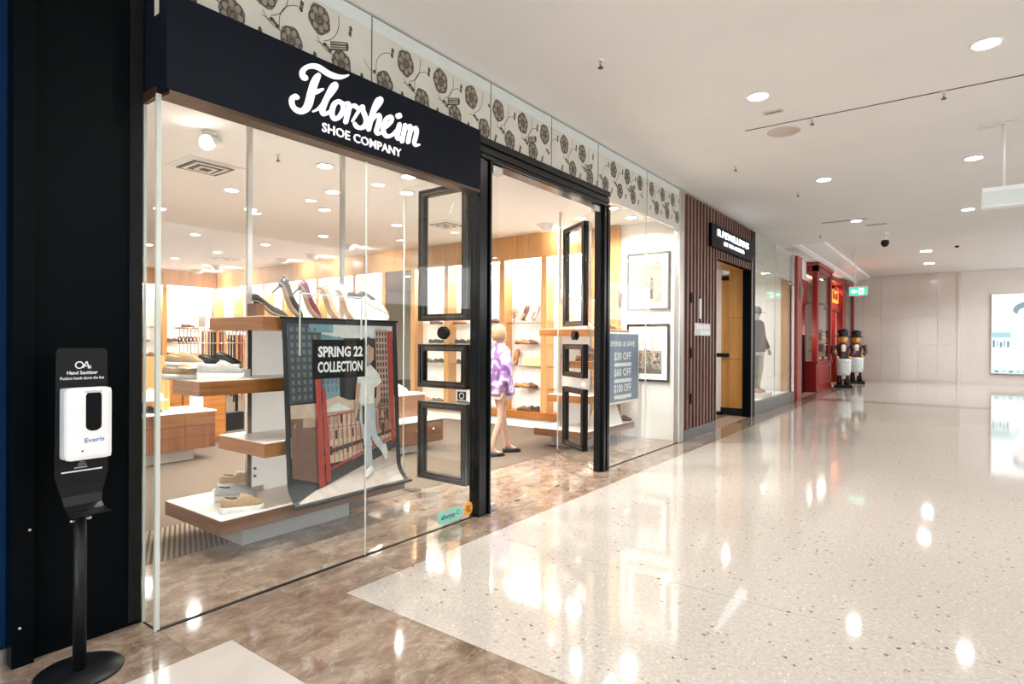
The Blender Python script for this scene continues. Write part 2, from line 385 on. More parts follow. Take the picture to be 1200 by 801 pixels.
# -- shop shell
struct(B().box(-13.8, 0.8, 0, -13.62, 8.7, SHOPC).out('wall_shop_back', 'white_wall'))
wo = B().box(9.0, -6, 0, 9.2, 28.1, 2.5); wo = struct(wo.out('wall_opposite', 'dark_facade', loc=(9, 10, 0)))
for k in range(9): B().box(8.93, -5.4 + k * 3.7, 0, 9.02, -5.1 + k * 3.7, 2.5).out('facade_pier', 'stone_tile', wo)
struct(B().box(-13.7, 0.75, 0, -0.62, 0.85, SHOPC).out('wall_shop_left', 'white_wall'))
struct(B().box(-13.7, 8.62, 0, -0.02, 8.72, SHOPC).out('wall_shop_right', 'white_wall'))
struct(B().box(-0.14, 0.9, SHOPC - 0.02, -0.045, 16.4, CEIL).out('wall_front', 'shop_paint'))

# -- dark pilaster wall left of the window
wl = B().box(-0.6, 0.87, 0, -0.165, 1.335, 3.75, 0, 0.004); wl = struct(wl.out('wall_left', 'black_panel', loc=(-0.3, 1.1, 0)))
B().box(-0.6, 0.785, 0, -0.125, 0.868, 3.75, 0, 0.004).out('edge_column', 'black_panel', wl)
B().box(-0.172, 1.27, 0.02, -0.158, 1.332, 3.7).out('side_strip', 'black_matte', wl)
for z in (0.18, 0.62):
    B().cyl((-0.128, 0.80 + z * 0.08, z), (-0.121, 0.80 + z * 0.08, z), 0.006, 0, 8).out('screw', 'chrome', wl)
wn = B().box(-0.6, -2, 0.075, -0.22, 0.785, 3.75); wn = struct(wn.out('wall_neighbour', 'blue_panel', loc=(-0.4, 0, 0)))
B().box(-0.6, -2, 0, -0.20, 0.785, 0.075).out('kick_plate', 'steel', wn)

# -- shop window: panes, edges
w1 = sempty('window_1', (0, 2.6, 0))
for (y0, y1) in ((1.338, 2.683), (2.687, 3.845)):
    B().box(-0.006, y0, 0.004, 0.006, y1, 3.05).out('pane', 'glass', w1)
B().box(-0.16, 1.338, 0.004, -0.008, 1.350, 2.745).out('return_pane', 'glass', w1)
B().box(-0.010, 1.330, 0.0, 0.010, 1.352, 2.76).out('glass_edge', 'glass_edge', w1)
B().box(-0.168, 1.337, 0.0, -0.158, 1.350, 2.75).out('glass_edge', 'glass_edge', w1)
B().box(-0.005, 2.6825, 0.0, 0.008, 2.6875, 2.75).out('seam', 'glass_edge', w1)
B().box(-0.012, 1.338, 0.0, 0.012, 3.845, 0.005).out('floor_channel', 'black_matte', w1)
B().box(-0.18, 1.33, 2.745, -0.005, 1.352, 2.80).out('head_rail', 'bronze', w1)
w2 = sempty('window_2', (0, 7.4, 0))
for (y0, y1) in ((6.22, 7.352), (7.358, 8.50)):
    B().box(-0.006, y0, 0.004, 0.006, y1, 3.30).out('pane', 'glass', w2)
B().box(-0.005, 7.3515, 0.0, 0.008, 7.3585, 3.3).out('seam', 'glass_edge', w2)
B().box(-0.012, 6.22, 0.0, 0.012, 8.50, 0.005).out('floor_channel', 'black_matte', w2)
b = B()
b.box(-0.06, 8.50, 0, 0.03, 8.66, 3.75, 0, 0.012); b.out('steel_post', 'steel', w2)
b = B(); b.box(-0.07, 8.665, 0, 0.02, 8.70, 3.78); b.out('end_strip', 'glass_edge', w2)

# -- floral fascia panels above the shop front
fas = sempty('trim_1', (0, 4.8, 3.17))
def disc(b, y, z, ry, rz, x, m, n=14, wob=0.0, rot=0.0):
    pts = []
    for i in range(n):
        a = 2 * math.pi * i / n; k = 1 + wob * math.sin(5 * a + y * 7)
        py, pz = ry * k * math.cos(a), rz * k * math.sin(a)
        pts.append((x, y + py * math.cos(rot) - pz * math.sin(rot), z + py * math.sin(rot) + pz * math.cos(rot)))
    b.poly(pts, m)
def arc(b, y, z, r0, r1, a0, a1, wd, x, m, n=8, sq=1.0):
    P = []
    for i in range(n + 1):
        t = i / n; a = a0 + (a1 - a0) * t; r = r0 + (r1 - r0) * t
        P.append((r, a))
    for (ra, aa), (rb, ab) in zip(P, P[1:]):
        q = [(x, y + (r + s) * math.cos(a), z + sq * (r + s) * math.sin(a)) for r, a, s in ((ra, aa, -wd), (rb, ab, -wd), (rb, ab, wd), (ra, aa, wd))]
        b.poly(q, m)
def rose(b, y, z, lo, hi, sc=1.0):
    if y - 0.09 * sc < lo or y + 0.09 * sc > hi: return
    x = 0.0135
    disc(b, y, z, 0.082 * sc, 0.098 * sc, x, 1, 18, 0.06)
    for k in range(7):
        a = k * 0.9 + y
        disc(b, y + 0.052 * sc * math.cos(a), z + 0.062 * sc * math.sin(a), 0.018 * sc, 0.022 * sc, x + 0.0006, 2, 9)
        arc(b, y + 0.052 * sc * math.cos(a), z + 0.062 * sc * math.sin(a), 0.028 * sc, 0.020 * sc, a - 1.6, a + 1.9, 0.0042, x + 0.0012, 0, 6, 1.1)
    arc(b, y, z, 0.036 * sc, 0.006, 0.3 + y, 8.5 + y, 0.0045, x + 0.0014, 0, 16, 1.15)
def leaflet(b, y, z, lo, hi, rot):
    for k in (-1, 0, 1):
        py, pz = y + k * 0.022 * math.cos(rot), z + k * 0.022 * math.sin(rot)
        if lo + 0.02 < py < hi - 0.02: disc(b, py, pz, 0.017, 0.012, 0.0137, 0 if k else 1, 8, 0.1, rot + 0.7)
def scroll(b, y, z, lo, hi):
    if y - 0.08 < lo or y + 0.08 > hi: return
    for k in range(4):
        b.poly([(0.0139 + 0.0004 * (k % 2), y + sy, z + sz + k * 0.016) for sy, sz in ((-0.07, -0.035), (0.06, 0.01), (0.065, 0.022), (-0.068, -0.022))], 1 if k % 2 else 0)
    disc(b, y + 0.066, z + 0.04, 0.012, 0.03, 0.015, 0, 8)
for pi_, (y0, y1) in enumerate(((1.336, 2.715), (2.72, 4.04), (4.045, 5.02), (5.025, 6.0), (6.005, 7.345), (7.35, 8.66))):
    p = B().box(-0.04, y0, 3.17, 0.012, y1, 3.765).out('glass_panel', 'paper_cream', fas)
    B().box(0.0115, y0 + 0.004, 3.665, 0.0145, y1 - 0.004, 3.76).out('frosted_strip', 'frosted', p)
    B().box(0.010, y1 - 0.003, 3.17, 0.0155, y1 + 0.003, 3.765).out('joint', 'rose_dark', p)
    b = B(); k0 = int((y0 - 2.29) / 0.37) - 2
    for k in range(k0, k0 + 9):
        yu = 2.29 + 0.372 * k; yl = yu + 0.172
        rose(b, yu, 3.555, y0, y1); rose(b, yl, 3.335, y0, y1, 0.94)
        leaflet(b, yu - 0.13, 3.58, y0, y1, 1.4); leaflet(b, yu + 0.06, 3.40, y0, y1, -0.6); leaflet(b, yl + 0.16, 3.30, y0, y1, 1.2)
        if k % 3 == 0: scroll(b, yu + 0.15, 3.425, y0, y1)
        for (cy, cz, r, a0, a1) in ((yu - 0.03, 3.60, 0.18, -1.2, 0.25), (yu - 0.02, 3.22, 0.19, 0.1, 1.6), (yu + 0.24, 3.42, 0.15, 1.7, 3.3), (yu + 0.10, 3.50, 0.13, 3.6, 5.0)):
            if cy - 0.02 > y0 and cy + 0.19 < y1: arc(b, cy, cz, r, r, a0, a1, 0.0022, 0.0134, 0, 8)
    stuff(b.out('floral_print', ['rose_dark', 'rose_mid', 'rose_light'], p))

# -- entrance frame and the two glass leaves
d1 = sempty('door_1', (0, 5.03, 0))
def jamb(y0, y1, name, flip):
    w = y1 - y0; b = B()
    b.box(-0.045, y0, 0, 0.035, y1, 3.055); f = (lambda t: y0 + t * w) if not flip else (lambda t: y1 - t * w)
    for (a, c, x) in ((0.0, 0.30, 0.062), (0.36, 0.62, 0.050), (0.68, 0.80, 0.070)):
        b.box(0.03, f(a), 0, x, f(c), 3.055, 0, 0.006)
    b.out(name, 'black_gloss', d1)
jamb(3.847, 4.035, 'jamb', False); jamb(6.032, 6.22, 'jamb', True)
b = B(); b.box(-0.10, 3.847, 3.055, 0.035, 6.22, 3.245)
for (z0, z1, x) in ((3.185, 3.245, 0.062), (3.115, 3.17, 0.050), (3.06, 3.09, 0.070)): b.box(0.03, 3.847, z0, x, 6.22, z1, 0, 0.006)
b.out('head', 'black_gloss', d1)
B().box(-0.006, 4.036, 0.02, 0.006, 4.16, 3.05).out('side_pane', 'glass', d1)
B().box(-0.03, 4.05, 0.0, 0.03, 4.13, 0.06, 0, 0.004).out('floor_patch', 'steel', d1)
B().box(-0.03, 4.06, 2.98, 0.03, 4.2, 3.05, 0, 0.004).out('head_patch', 'steel', d1)
B().box(-0.03, 5.9, 2.98, 0.03, 6.03, 3.05, 0, 0.004).out('head_patch', 'steel', d1)
B().box(-0.012, 4.45, 0.0, 0.012, 4.52, 0.003).out('floor_socket', 'black_matte', d1)
B().box(-0.012, 5.15, 0.0, 0.012, 5.22, 0.003).out('floor_socket', 'black_matte', d1)
def leaf(hinge, ang, side):
    """glass leaf standing open: local x runs along the leaf from the hinge"""
    e = bpy.data.objects.new('door_leaf', None); COL.objects.link(e); e.parent = d1
    e.location = Vector(hinge) - d1.location; e.rotation_euler = (0, 0, ang)
    def put(b, name, mats):
        me = b.mesh(name, mats if isinstance(mats, list) else [mats]); return add(name, me, e)
    put(B().box(0.0, -0.006, 0.012, 1.14, 0.006, 3.03), 'leaf_pane', 'glass')
    put(B().box(0.0, -0.014, 0.006, 0.16, 0.014, 0.075, 0, 0.003), 'patch_fitting', 'chrome')
    put(B().box(0.86, -0.014, 0.006, 1.14, 0.014, 0.045, 0, 0.003), 'patch_fitting', 'chrome')
    put(B().box(1.135, -0.007, 0.012, 1.142, 0.007, 3.03), 'leaf_edge', 'glass_edge')
    for (z0, z1) in ((0.165, 0.915), (1.05, 1.465), (1.69, 2.96)):
        b = B(); x0, x1 = 0.275, 0.90
        for (o, w, t) in ((0, 0.026, 0.030), (0.028, 0.020, 0.018), (0.050, 0.014, 0.026)):
            for s in (-1, 1):
                ya, yb = (0.007, 0.007 + t) if s > 0 else (-0.007 - t, -0.007)
                q_ = 1 if 0.02 < o < 0.04 else 0; b.box(x0 + o, ya, z0 + o, x1 - o, yb, z0 + o + w, q_); b.box(x0 + o, ya, z1 - o - w, x1 - o, yb, z1 - o, q_)
                b.box(x0 + o, ya, z0 + o + w, x0 + o + w, yb, z1 - o - w, q_); b.box(x1 - o - w, ya, z0 + o + w, x1 - o, yb, z1 - o - w, q_)
        put(b, 'moulded_frame', ['frame_brown', 'ridge_highlight'])
    s = side
    b = B()
    for s_ in (-1, 1): b.tube([(0.59, s_ * 0.006, 1.575), (0.59, s_ * 0.016, 1.575), (0.59, s_ * 0.018, 1.575), (0.59, s_ * 0.034, 1.575)], [0.022, 0.022, 0.062, 0.054], 0, 18)
    put(b, 'round_handle', 'black_gloss')
    b = B(); b.box(0.29, s * 0.0065, 0.945, 0.41, s * 0.0085, 1.035, 0)
    put(b, 'square_sticker', 'white_plastic')
    b = B(); b.box(0.297, s * 0.0085, 0.952, 0.403, s * 0.0092, 1.028, 0)
    for k in range(16):
        a0, a1 = 2 * math.pi * k / 16, 2 * math.pi * (k + 1) / 16
        b.poly([(0.35 + r * math.cos(a), s * 0.0096, 0.99 + r * math.sin(a)) for r, a in ((0.022, a0), (0.032, a0), (0.032, a1), (0.022, a1))], 1)
    put(b, 'sticker_print', ['black_matte', 'white_plastic'])
    return e
leaf((-0.02, 4.115, 0), R(180), 1)
leaf((-0.06, 6.10, 0), R(145), -1)

# ================================================================== NEIGHBOURING SHOPS
# timber portal with the lit sign
ps = sempty('wall_portal', (0, 10.6, 0))
def slats(name, y0, y1, z0, z1, x0=-0.1, x1=0.02, step=0.045, mat='slat_wood'):
    b = B(); b.box(x0, y0, z0, x1 - 0.02, y1, z1); y = y0; k = 0
    while y < y1 - 0.02:
        w = step * (0.55 + 0.35 * ((k * 7) % 3) / 2); b.box(x1 - 0.022, y, z0, x1 + 0.012 * ((k * 5) % 3), min(y + w, y1), z1); y += step * 1.12; k += 1
    return stuff(b.out(name, mat, ps))
slats('slats', 8.72, 10.2, 0.16, 3.74); slats('slats', 10.2, 12.28, 3.46, 3.74); slats('slats', 10.2, 12.4, 2.95, 3.08)
B().box(-0.1, 8.72, 0, 0.025, 10.2, 0.16).out('kick_plate', 'dark_steel', ps)
B().box(-0.12, 12.30, 0, 0.04, 12.62, 3.74, 0, 0.006).out('dark_post', 'black_panel', ps)
B().box(0.03, 12.36, 0, 0.048, 12.39, 3.2).out('post_edge', 'steel', ps)
for z in (2.1, 1.25, 0.55): B().box(0.03, 8.92, z, 0.055, 8.97, z + 0.16).out('hinge', 'black_matte', ps)
B().box(0.03, 9.32, 1.87, 0.05, 9.38, 2.19).out('vertical_plaque', 'white_plastic', ps)
pl = B().box(0.035, 9.08, 1.60, 0.055, 9.80, 1.80, 0, 0.004).out('door_plaque', 'steel', ps)
for k in range(6): B().box(0.055, 9.16 + k * 0.10, 1.71, 0.058, 9.23 + k * 0.10, 1.77).out('plaque_letter', 'white_plastic', pl)
B().box(0.055, 9.30, 1.62, 0.058, 9.78, 1.68).out('plaque_bar', 'frosted', pl)
B().box(-0.42, 12.42, 0.14, -0.1, 12.62, 3.0).out('reveal', 'amber_wood', ps)
B().box(-0.44, 12.40, 0, -0.08, 12.64, 0.15).out('reveal_kick', 'black_matte', ps)
B().box(-0.45, 10.2, 2.95, -0.02, 12.6, 3.06).out('soffit', 'amber_wood', ps)
for z in (1.15, 2.0): B().box(-0.42, 12.417, z, -0.1, 12.422, z + 0.006).out('joint', 'black_matte', ps)
o = thing('timber_door', 'tall amber timber door standing open inside the slatted entrance', 'door', (-0.52, 12.5, 0))
B().box(-0.60, 12.50, 0.14, -0.435, 12.60, 2.9, 0, 0.005).out('leaf', 'amber_wood', o)
B().box(-0.61, 12.49, 0.0, -0.445, 12.61, 0.14).out('kick', 'black_matte', o)
B().box(-0.80, 12.42, 1.19, -0.40, 12.48, 1.27, 0, 0.01).out('push_bar', 'black_matte', o)
B().box(-0.58, 12.42, 2.78, -0.45, 12.48, 2.86).out('closer', 'black_matte', o)
B().box(-0.75, 12.3, 0.0, -0.55, 12.46, 0.06).out('floor_bolt', 'black_matte', o)
o = thing('lightbox_sign', 'dark lightbox sign with glowing white letters over the slatted timber entrance', 'sign', (0.06, 11.0, 3.08))
B().box(0.0, 9.76, 3.085, 0.085, 12.24, 3.47, 0, 0.006).out('sign_case', 'black_panel', o)
text('sign_lettering', 'R.M.WILLIAMS', o, 'sign_lit', (0.085, 10.06, 3.295), (0, 1, 0), (0, 0, 1), 1.86, 0.115, 0.012, 0.0)
text('sign_lettering', 'EST', o, 'sign_lit', (0.085, 10.42, 3.175), (0, 1, 0), (0, 0, 1), 0.20, 0.062, 0.010, 0.0)
for k_, c_ in enumerate('1932'): text('sign_numeral', c_, o, 'sign_lit', (0.085, 10.68 + 0.066 * k_ + (0.02 if k_ == 0 else 0), 3.175), (0, 1, 0), (0, 0, 1), 0.03 if k_ == 0 else 0.05, 0.062, 0.010, 0.0)
text('sign_lettering', 'AUSTRALIA', o, 'sign_lit', (0.085, 11.0, 3.175), (0, 1, 0), (0, 0, 1), 0.62, 0.062, 0.010, 0.0)
# neighbour's interior and window
struct(B().box(-4.1, 8.75, 0, -4.0, 16.4, SHOPC).out('wall_neighbour_back', 'white_wall'))
struct(B().box(-4.1, 16.30, 0, -0.08, 16.40, SHOPC).out('wall_neighbour_end', 'white_wall'))
B().box(-0.25, 16.2, 0.27, -0.08, 16.30, 3.2).out('timber_panel', 'amber_wood', bpy.data.objects['wall_neighbour_end'])
struct(B().box(-4.0, 12.66, 0, -0.62, 12.74, SHOPC).out('wall_neighbour_side', 'white_wall'))
w3 = sempty('window_3', (0, 14.5, 0))
for (y0, y1) in ((12.64, 14.45), (14.46, 16.40)): B().box(-0.006, y0, 0.25, 0.006, y1, 3.74).out('pane', 'glass', w3)
B().box(-0.005, 14.45, 0.25, 0.008, 14.458, 3.74).out('seam', 'glass_edge', w3)
B().box(-0.05, 12.63, 3.05, -0.02, 16.4, 3.76).out('upper_panel', 'paper_cream', w3)
b = B()
for k in range(60):
    y = 12.8 + random.random() * 3.4; z = 3.12 + random.random() * 0.5; disc(b, y, z, 0.02, 0.03, -0.018, 0, 6)
stuff(b.out('floral_print', 'rose_mid', w3))
B().box(-0.04, 12.63, 0.0, 0.02, 16.4, 0.25, 0, 0.004).out('sill', 'dark_steel', w3)
B().box(-0.03, 16.36, 0.0, 0.03, 16.42, 3.76).out('edge_post', 'steel', w3)
B().box(-0.03, 16.0, 2.95, 0.03, 16.3, 2.99).out('edge_patch', 'steel', w3)
tag(B().box(-0.95, 12.78, 0.0, -0.08, 16.15, 0.26, 0, 0.01).out('window_platform', 'white_lam'), 'low white display platform under the mannequin in the far shop window', 'platform')

# red shopfront
rs = sempty('wall_red_front', (0, 20, 0))
B().box(-0.6, 16.43, 0, 0.10, 16.97, 3.72, 0, 0.01).out('pillar', 'red_paint_light', rs)
b = B(); b.lathe([(0.02, 0), (0.06, 0.08), (0.075, 0.25), (0.03, 0.42), (0.01, 0.46)], (0.10, 16.7, 2.6), 0, 10); b.out('crest', 'rose_light', rs)
B().box(-0.9, 16.97, 2.65, -0.25, 19.7, 3.35).out('recess_fascia', 'red_paint', rs)
B().box(-0.9, 16.97, 3.35, -0.3, 19.7, 3.95).out('recess_head', 'ceiling_paint', rs)
B().box(-1.6, 16.97, 0, -1.5, 28.0, 3.95).out('inner_wall', 'rose_light', rs)
def bay(y0, y1, zt, name_mid=True):
    B().box(-0.45, y0, 0, 0.0, y1, 0.10, 0, 0.01).out('bay_plinth', 'red_paint', rs)
    B().box(-0.45, y0 + 0.02, 0.1, -0.02, y1 - 0.02, 0.86).out('bay_base', 'red_paint', rs)
    B().box(-0.47, y0 - 0.02, 0.86, 0.03, y1 + 0.02, 0.93, 0, 0.01).out('bay_sill', 'red_paint', rs)
    b = B(); b.box(-0.022, y0 + 0.25, 0.22, 0.0, y1 - 0.25, 0.25); b.box(-0.022, y0 + 0.25, 0.72, 0.0, y1 - 0.25, 0.75); b.box(-0.022, y0 + 0.25, 0.25, 0.0, y0 + 0.28, 0.72); b.box(-0.022, y1 - 0.28, 0.25, 0.0, y1 - 0.25, 0.72)
    b.out('base_moulding', 'red_paint_light', rs)
    for (ya, yb) in ((y0, y0 + 0.28), (y1 - 0.3, y1)): B().box(-0.14, ya, 0.93, 0.0, yb, zt).out('bay_post', 'red_paint', rs)
    B().box(-0.45, y0, 0.93, -0.33, y0 + 0.12, zt).out('bay_post', 'red_paint', rs)
    B().box(-0.45, y0, zt - 0.16, 0.0, y1, zt).out('bay_head', 'red_paint', rs)
    B().box(-0.5, y0 - 0.04, zt, 0.05, y1 + 0.04, zt + 0.09, 0, 0.015).out('bay_cornice', 'red_paint_light', rs)
    B().box(-0.05, y0 + 0.28, 0.93, -0.04, y1 - 0.3, zt - 0.16).out('bay_pane', 'glass', rs)
    for z in (1.75, 2.75): B().box(-0.42, y0 + 0.14, z, -0.08, y1 - 0.2, z + 0.02).out('bay_shelf', 'rose_light', rs)
bay(19.72, 22.42, 3.82); bay(25.35, 28.0, 3.72)
B().box(-0.3, 22.42, 3.62, 0.0, 25.35, 3.78).out('entrance_head', 'red_paint', rs)
B().box(-0.25, 22.42, 2.62, -0.1, 25.35, 2.72).out('transom', 'red_paint', rs)
B().box(-0.2, 24.85, 0, 0.0, 25.35, 3.62).out('entrance_post', 'red_paint', rs)
B().box(-0.22, 22.6, 2.95, -0.14, 24.8, 3.38).out('emissive_panel', 'orange_glow', rs)
for (y, h) in ((23.0, 0.25), (23.5, 0.3), (23.9, 0.2), (24.3, 0.26)): B().box(-0.138, y, 3.05, -0.12, y + 0.22, 3.05 + h).out('panel_motif', 'red_paint_light', rs)
for k in range(4):
    z = 0.35 + 0.42 * k
    tag(B().box(-0.75, 22.6, z, -0.35, 24.7, z + 0.03).out('store_shelf', 'rose_light'), 'pale store shelf inside the red shop entrance, %s from the floor' % ORD[k], 'shelf', 'shelves in the red shop entrance')
    for j in range(4):
        tag(B().box(-0.62, 22.75 + j * 0.5, z + 0.03, -0.42, 23.08 + j * 0.5, z + 0.24, 0, 0.01).out('gift_box', ['matte_wall', 'white_lam', 'red_paint_light', 'rose_light'][(k + j) % 4]),
            'boxed item on the %s red shop entrance shelf, %s from the bay' % (ORD[k], ORD[j]), 'box', 'boxes in the red shop entrance')
o = thing('globe_lamp', 'small glowing globe lamp in the recess behind the red pillar', 'lamp', (-0.5, 18.6, 1.75))
B().lathe([(0.06, -0.02), (0.06, 0.0), (0.03, 0.02), (0.09, 0.06), (0.12, 0.15), (0.09, 0.25), (0.02, 0.29)], (-0.5, 18.6, 1.75), 0, 12).out('globe', 'lamp_warm', o)
tag(B().box(-0.85, 17.1, 0, -0.3, 19.5, 1.73, 0, 0.01).out('display_cabinet', 'black_panel'), 'dark display cabinet in the recess beside the red bay window', 'cabinet')
o = bpy.data.objects['globe_lamp']; lamp(o, (0, 0, 0.5), 25, 0.3, WARM, (0, 0, 0))

# painted statues outside the red shop
def statue(x, y, lab, s=1.0):
    o = thing('painted_statue', lab, 'statue', (x, y, 0), R(-78), 'statues outside the red shop')
    X = lambda p: tuple(Vector((x, y, 0)) + s * Vector(p))
    def L(prof, c, n=14, sx=1, sy=1): return B().lathe([(r * s * 0.84, z * s) for r, z in prof], X(c), 0, n, sx, sy)
    b = B(); b.box(x - 0.26 * s, y - 0.26 * s, 0, x + 0.26 * s, y + 0.26 * s, 0.10 * s, 0, 0.015); b.out('base', 'black_matte', o)
    for k in (-1, 1):
        L([(0.09, 0.10), (0.10, 0.16), (0.075, 0.30), (0.085, 0.55), (0.10, 0.85)], (0, k * 0.11, 0)).out('leg', 'black_gloss', o)
    L([(0.20, 0.72), (0.235, 0.78), (0.24, 0.95), (0.185, 1.08), (0.22, 1.28), (0.24, 1.42), (0.13, 1.50)], (0, 0, 0), 16, 0.75, 1.0).out('jacket', 'statue_jacket', o)
    L([(0.02, 1.20), (0.05, 1.22), (0.055, 1.40), (0.02, 1.44)], (0.16, 0, 0), 10, 0.5, 1.6).out('shirt_front', 'white_lam', o)
    L([(0.07, 1.47), (0.12, 1.52), (0.145, 1.62), (0.14, 1.70), (0.10, 1.77)], (0, 0, 0), 16).out('head', 'statue_face', o)
    b = L([(0.03, 1.58), (0.02, 1.60), (0.025, 1.64), (0.01, 1.66)], (0.145, 0, 0), 8); b.out('nose', 'statue_face', o)
    L([(0.15, 1.56), (0.158, 1.60), (0.155, 1.68), (0.12, 1.70)], (-0.03, 0, 0), 14).out('hair', 'white_lam', o)
    L([(0.20, 1.70), (0.21, 1.72), (0.15, 1.745), (0.13, 1.80), (0.17, 1.88), (0.10, 1.95), (0.02, 1.96)], (0, 0, 0), 16, 0.8, 1.25).out('hat', 'black_gloss', o)
    for k in (-1, 1):
        B().tube([X((0.0, k * 0.25, 1.40)), X((0.06, k * 0.31, 1.18)), X((0.24, k * 0.20, 1.02))], [0.075 * s, 0.068 * s, 0.05 * s], 0, 10).out('arm', 'statue_jacket', o)
        B().lathe([(0.02 * s, -0.05 * s), (0.05 * s, -0.02 * s), (0.052 * s, 0.02 * s), (0.02 * s, 0.05 * s)], X((0.27, k * 0.18, 1.00)), 0, 10).out('hand', 'statue_yellow', o)
    L([(0.20, 0.42), (0.25, 0.50), (0.27, 0.90), (0.265, 0.97), (0.25, 0.97), (0.25, 0.91), (0.235, 0.52), (0.18, 0.45)], (0.20, 0, 0), 16, 0.7, 1.0).out('tub', 'statue_tub', o)
    L([(0.05, 0.30), (0.08, 0.36), (0.07, 0.44)], (0.22, 0, 0), 10).out('tub_foot', 'matte_wall', o)
plain('statue_jacket', (0.075, 0.018, 0.016), 0.35); plain('statue_face', (0.75, 0.32, 0.06), 0.45, var=0.2); plain('statue_yellow', (0.75, 0.42, 0.05), 0.45)
plain('statue_tub', (0.62, 0.70, 0.72), 0.25, var=0.12, scale=18)
statue(0.33, 22.45, 'painted statue in black hat and burgundy jacket with pale tub, nearer of the pair', 1.0)
statue(0.42, 25.0, 'painted statue in black hat and burgundy jacket, farther of the pair by the end wall', 1.0)

# lit poster on the end wall
o = thing('lightbox_poster', 'large glowing lightbox poster of a dark-haired person at the beach on the end wall', 'poster', (5.4, 28.0, 0.4))
b = B(); b.box(4.40, 27.97, 0.40, 6.45, 28.05, 3.31); b.out('case', 'steel', o)
b = B()
def q(x0, z0, x1, z1, m, k=0): b.poly([(x0, 27.966 - 0.001 * k, z0), (x1, 27.966 - 0.001 * k, z0), (x1, 27.966 - 0.001 * k, z1), (x0, 27.966 - 0.001 * k, z1)], m)
def ell(cx, cz, rx, rz, m, k, n=16, rot=0):
    b.poly([(cx + rx * math.cos(2 * math.pi * i / n) * math.cos(rot) - rz * math.sin(2 * math.pi * i / n) * math.sin(rot), 27.966 - 0.001 * k, cz + rx * math.cos(2 * math.pi * i / n) * math.sin(rot) + rz * math.sin(2 * math.pi * i / n) * math.cos(rot)) for i in range(n)], m)
q(4.42, 0.42, 6.43, 3.29, 0); q(4.42, 1.62, 5.05, 2.05, 1, 1); q(4.42, 1.72, 4.95, 1.90, 2, 2)
for k in range(5): q(4.44 + 0.10 * k, 1.36 + 0.02 * (k % 2), 4.52 + 0.10 * k, 1.62 - 0.03 * (k % 3), 2 if k % 2 else 3, 3)
q(4.42, 0.42, 6.43, 0.62, 1, 1)
for k in range(9): q(4.5 + 0.2 * k, 0.44, 4.62 + 0.2 * k, 0.52, 2 if k % 2 else 3, 2)
ell(5.45, 1.30, 0.42, 0.75, 0, 3); ell(5.38, 2.35, 0.30, 0.42, 4, 4); ell(5.33, 2.78, 0.34, 0.22, 3, 5, 16, 0.35); ell(5.40, 2.60, 0.26, 0.20, 4, 6)
ell(5.28, 2.42, 0.035, 0.02, 2, 7); ell(5.52, 2.42, 0.035, 0.02, 2, 7); ell(5.40, 2.15, 0.08, 0.022, 2, 7); ell(5.12, 1.75, 0.10, 0.28, 1, 4, 12, 0.3)
b.out('print', ['screen_white', 'screen_pale', 'screen_teal', 'screen_dark', 'screen_skin'], o)

# ================================================================== CEILING FITTINGS
def downlight(x, y, z, lab, grp, r, watts, col, mat, spread=150, round_=True):
    o = thing('downlight', lab, 'ceiling light', (x, y, z), 0, grp)
    if round_:
        B().lathe([(r * 1.22, -0.002), (r * 1.2, -0.010), (r * 1.02, -0.012), (r * 1.0, -0.004)], (x, y, z), 0, 20).out('trim_ring', 'white_plastic', o)
        B().lathe([(r, -0.0125), (r * 0.98, -0.0135)], (x, y, z), 0, 20).out('lens', mat, o)
    else:
        B().box(x - r * 1.2, y - r * 1.2, z - 0.010, x + r * 1.2, y + r * 1.2, z).out('trim_ring', 'white_plastic', o)
        B().box(x - r, y - r, z - 0.014, x + r, y + r, z - 0.008).out('lens', mat, o)
    lamp(o, (0, 0, -0.02), watts, r * 2, col, (0, 0, 0), spread); return o
for j, x in enumerate((1.82, 3.47, 5.12, 6.77)):
    for i in range(6):
        y = 5.74 + 3.46 * (i - 2)
        if y > 14: continue
        downlight(x, y, CEIL, 'round downlight in the mall ceiling, %s row from the shops, %s along it' % (ORD[j], ORD[i]), 'mall downlights', 0.085, MALL_W, NEUT, 'lamp_white')
for i, (x, y) in enumerate(((2.63, 21.1), (2.62, 24.4))):
    downlight(x, y, CEIL2, 'square downlight in the far raised ceiling, %s the end wall' % ('farther from' if i == 0 else 'nearer to'), 'square downlights', 0.13, MALL_W * 3.2, NEUT, 'lamp_white', 150, False)
for i, (x, y) in enumerate(((5.4, 18.0), (5.4, 22.6), (7.6, 20.0), (5.4, 26.0), (7.6, 24.5))):  # unseen lights added to brighten the far end
    downlight(x, y, CEIL2, 'added round downlight in the raised ceiling near the end wall, %s of the far group' % ORD[i], 'added far downlights', 0.09, MALL_W * 3.0, NEUT, 'lamp_white')
def sprinkler(x, y, z, lab):
    o = thing('sprinkler_head', lab, 'sprinkler', (x, y, z), 0, 'ceiling sprinklers')
    B().lathe([(0.028, 0), (0.028, -0.006), (0.010, -0.012)], (x, y, z), 0, 12).out('rosette', 'white_plastic', o)
    B().lathe([(0.010, -0.012), (0.012, -0.045)], (x, y, z), 0, 8).out('body', 'steel', o)
    B().lathe([(0.006, -0.045), (0.006, -0.062), (0.022, -0.064), (0.022, -0.068)], (x, y, z), 0, 10).out('deflector', 'rose_dark', o)
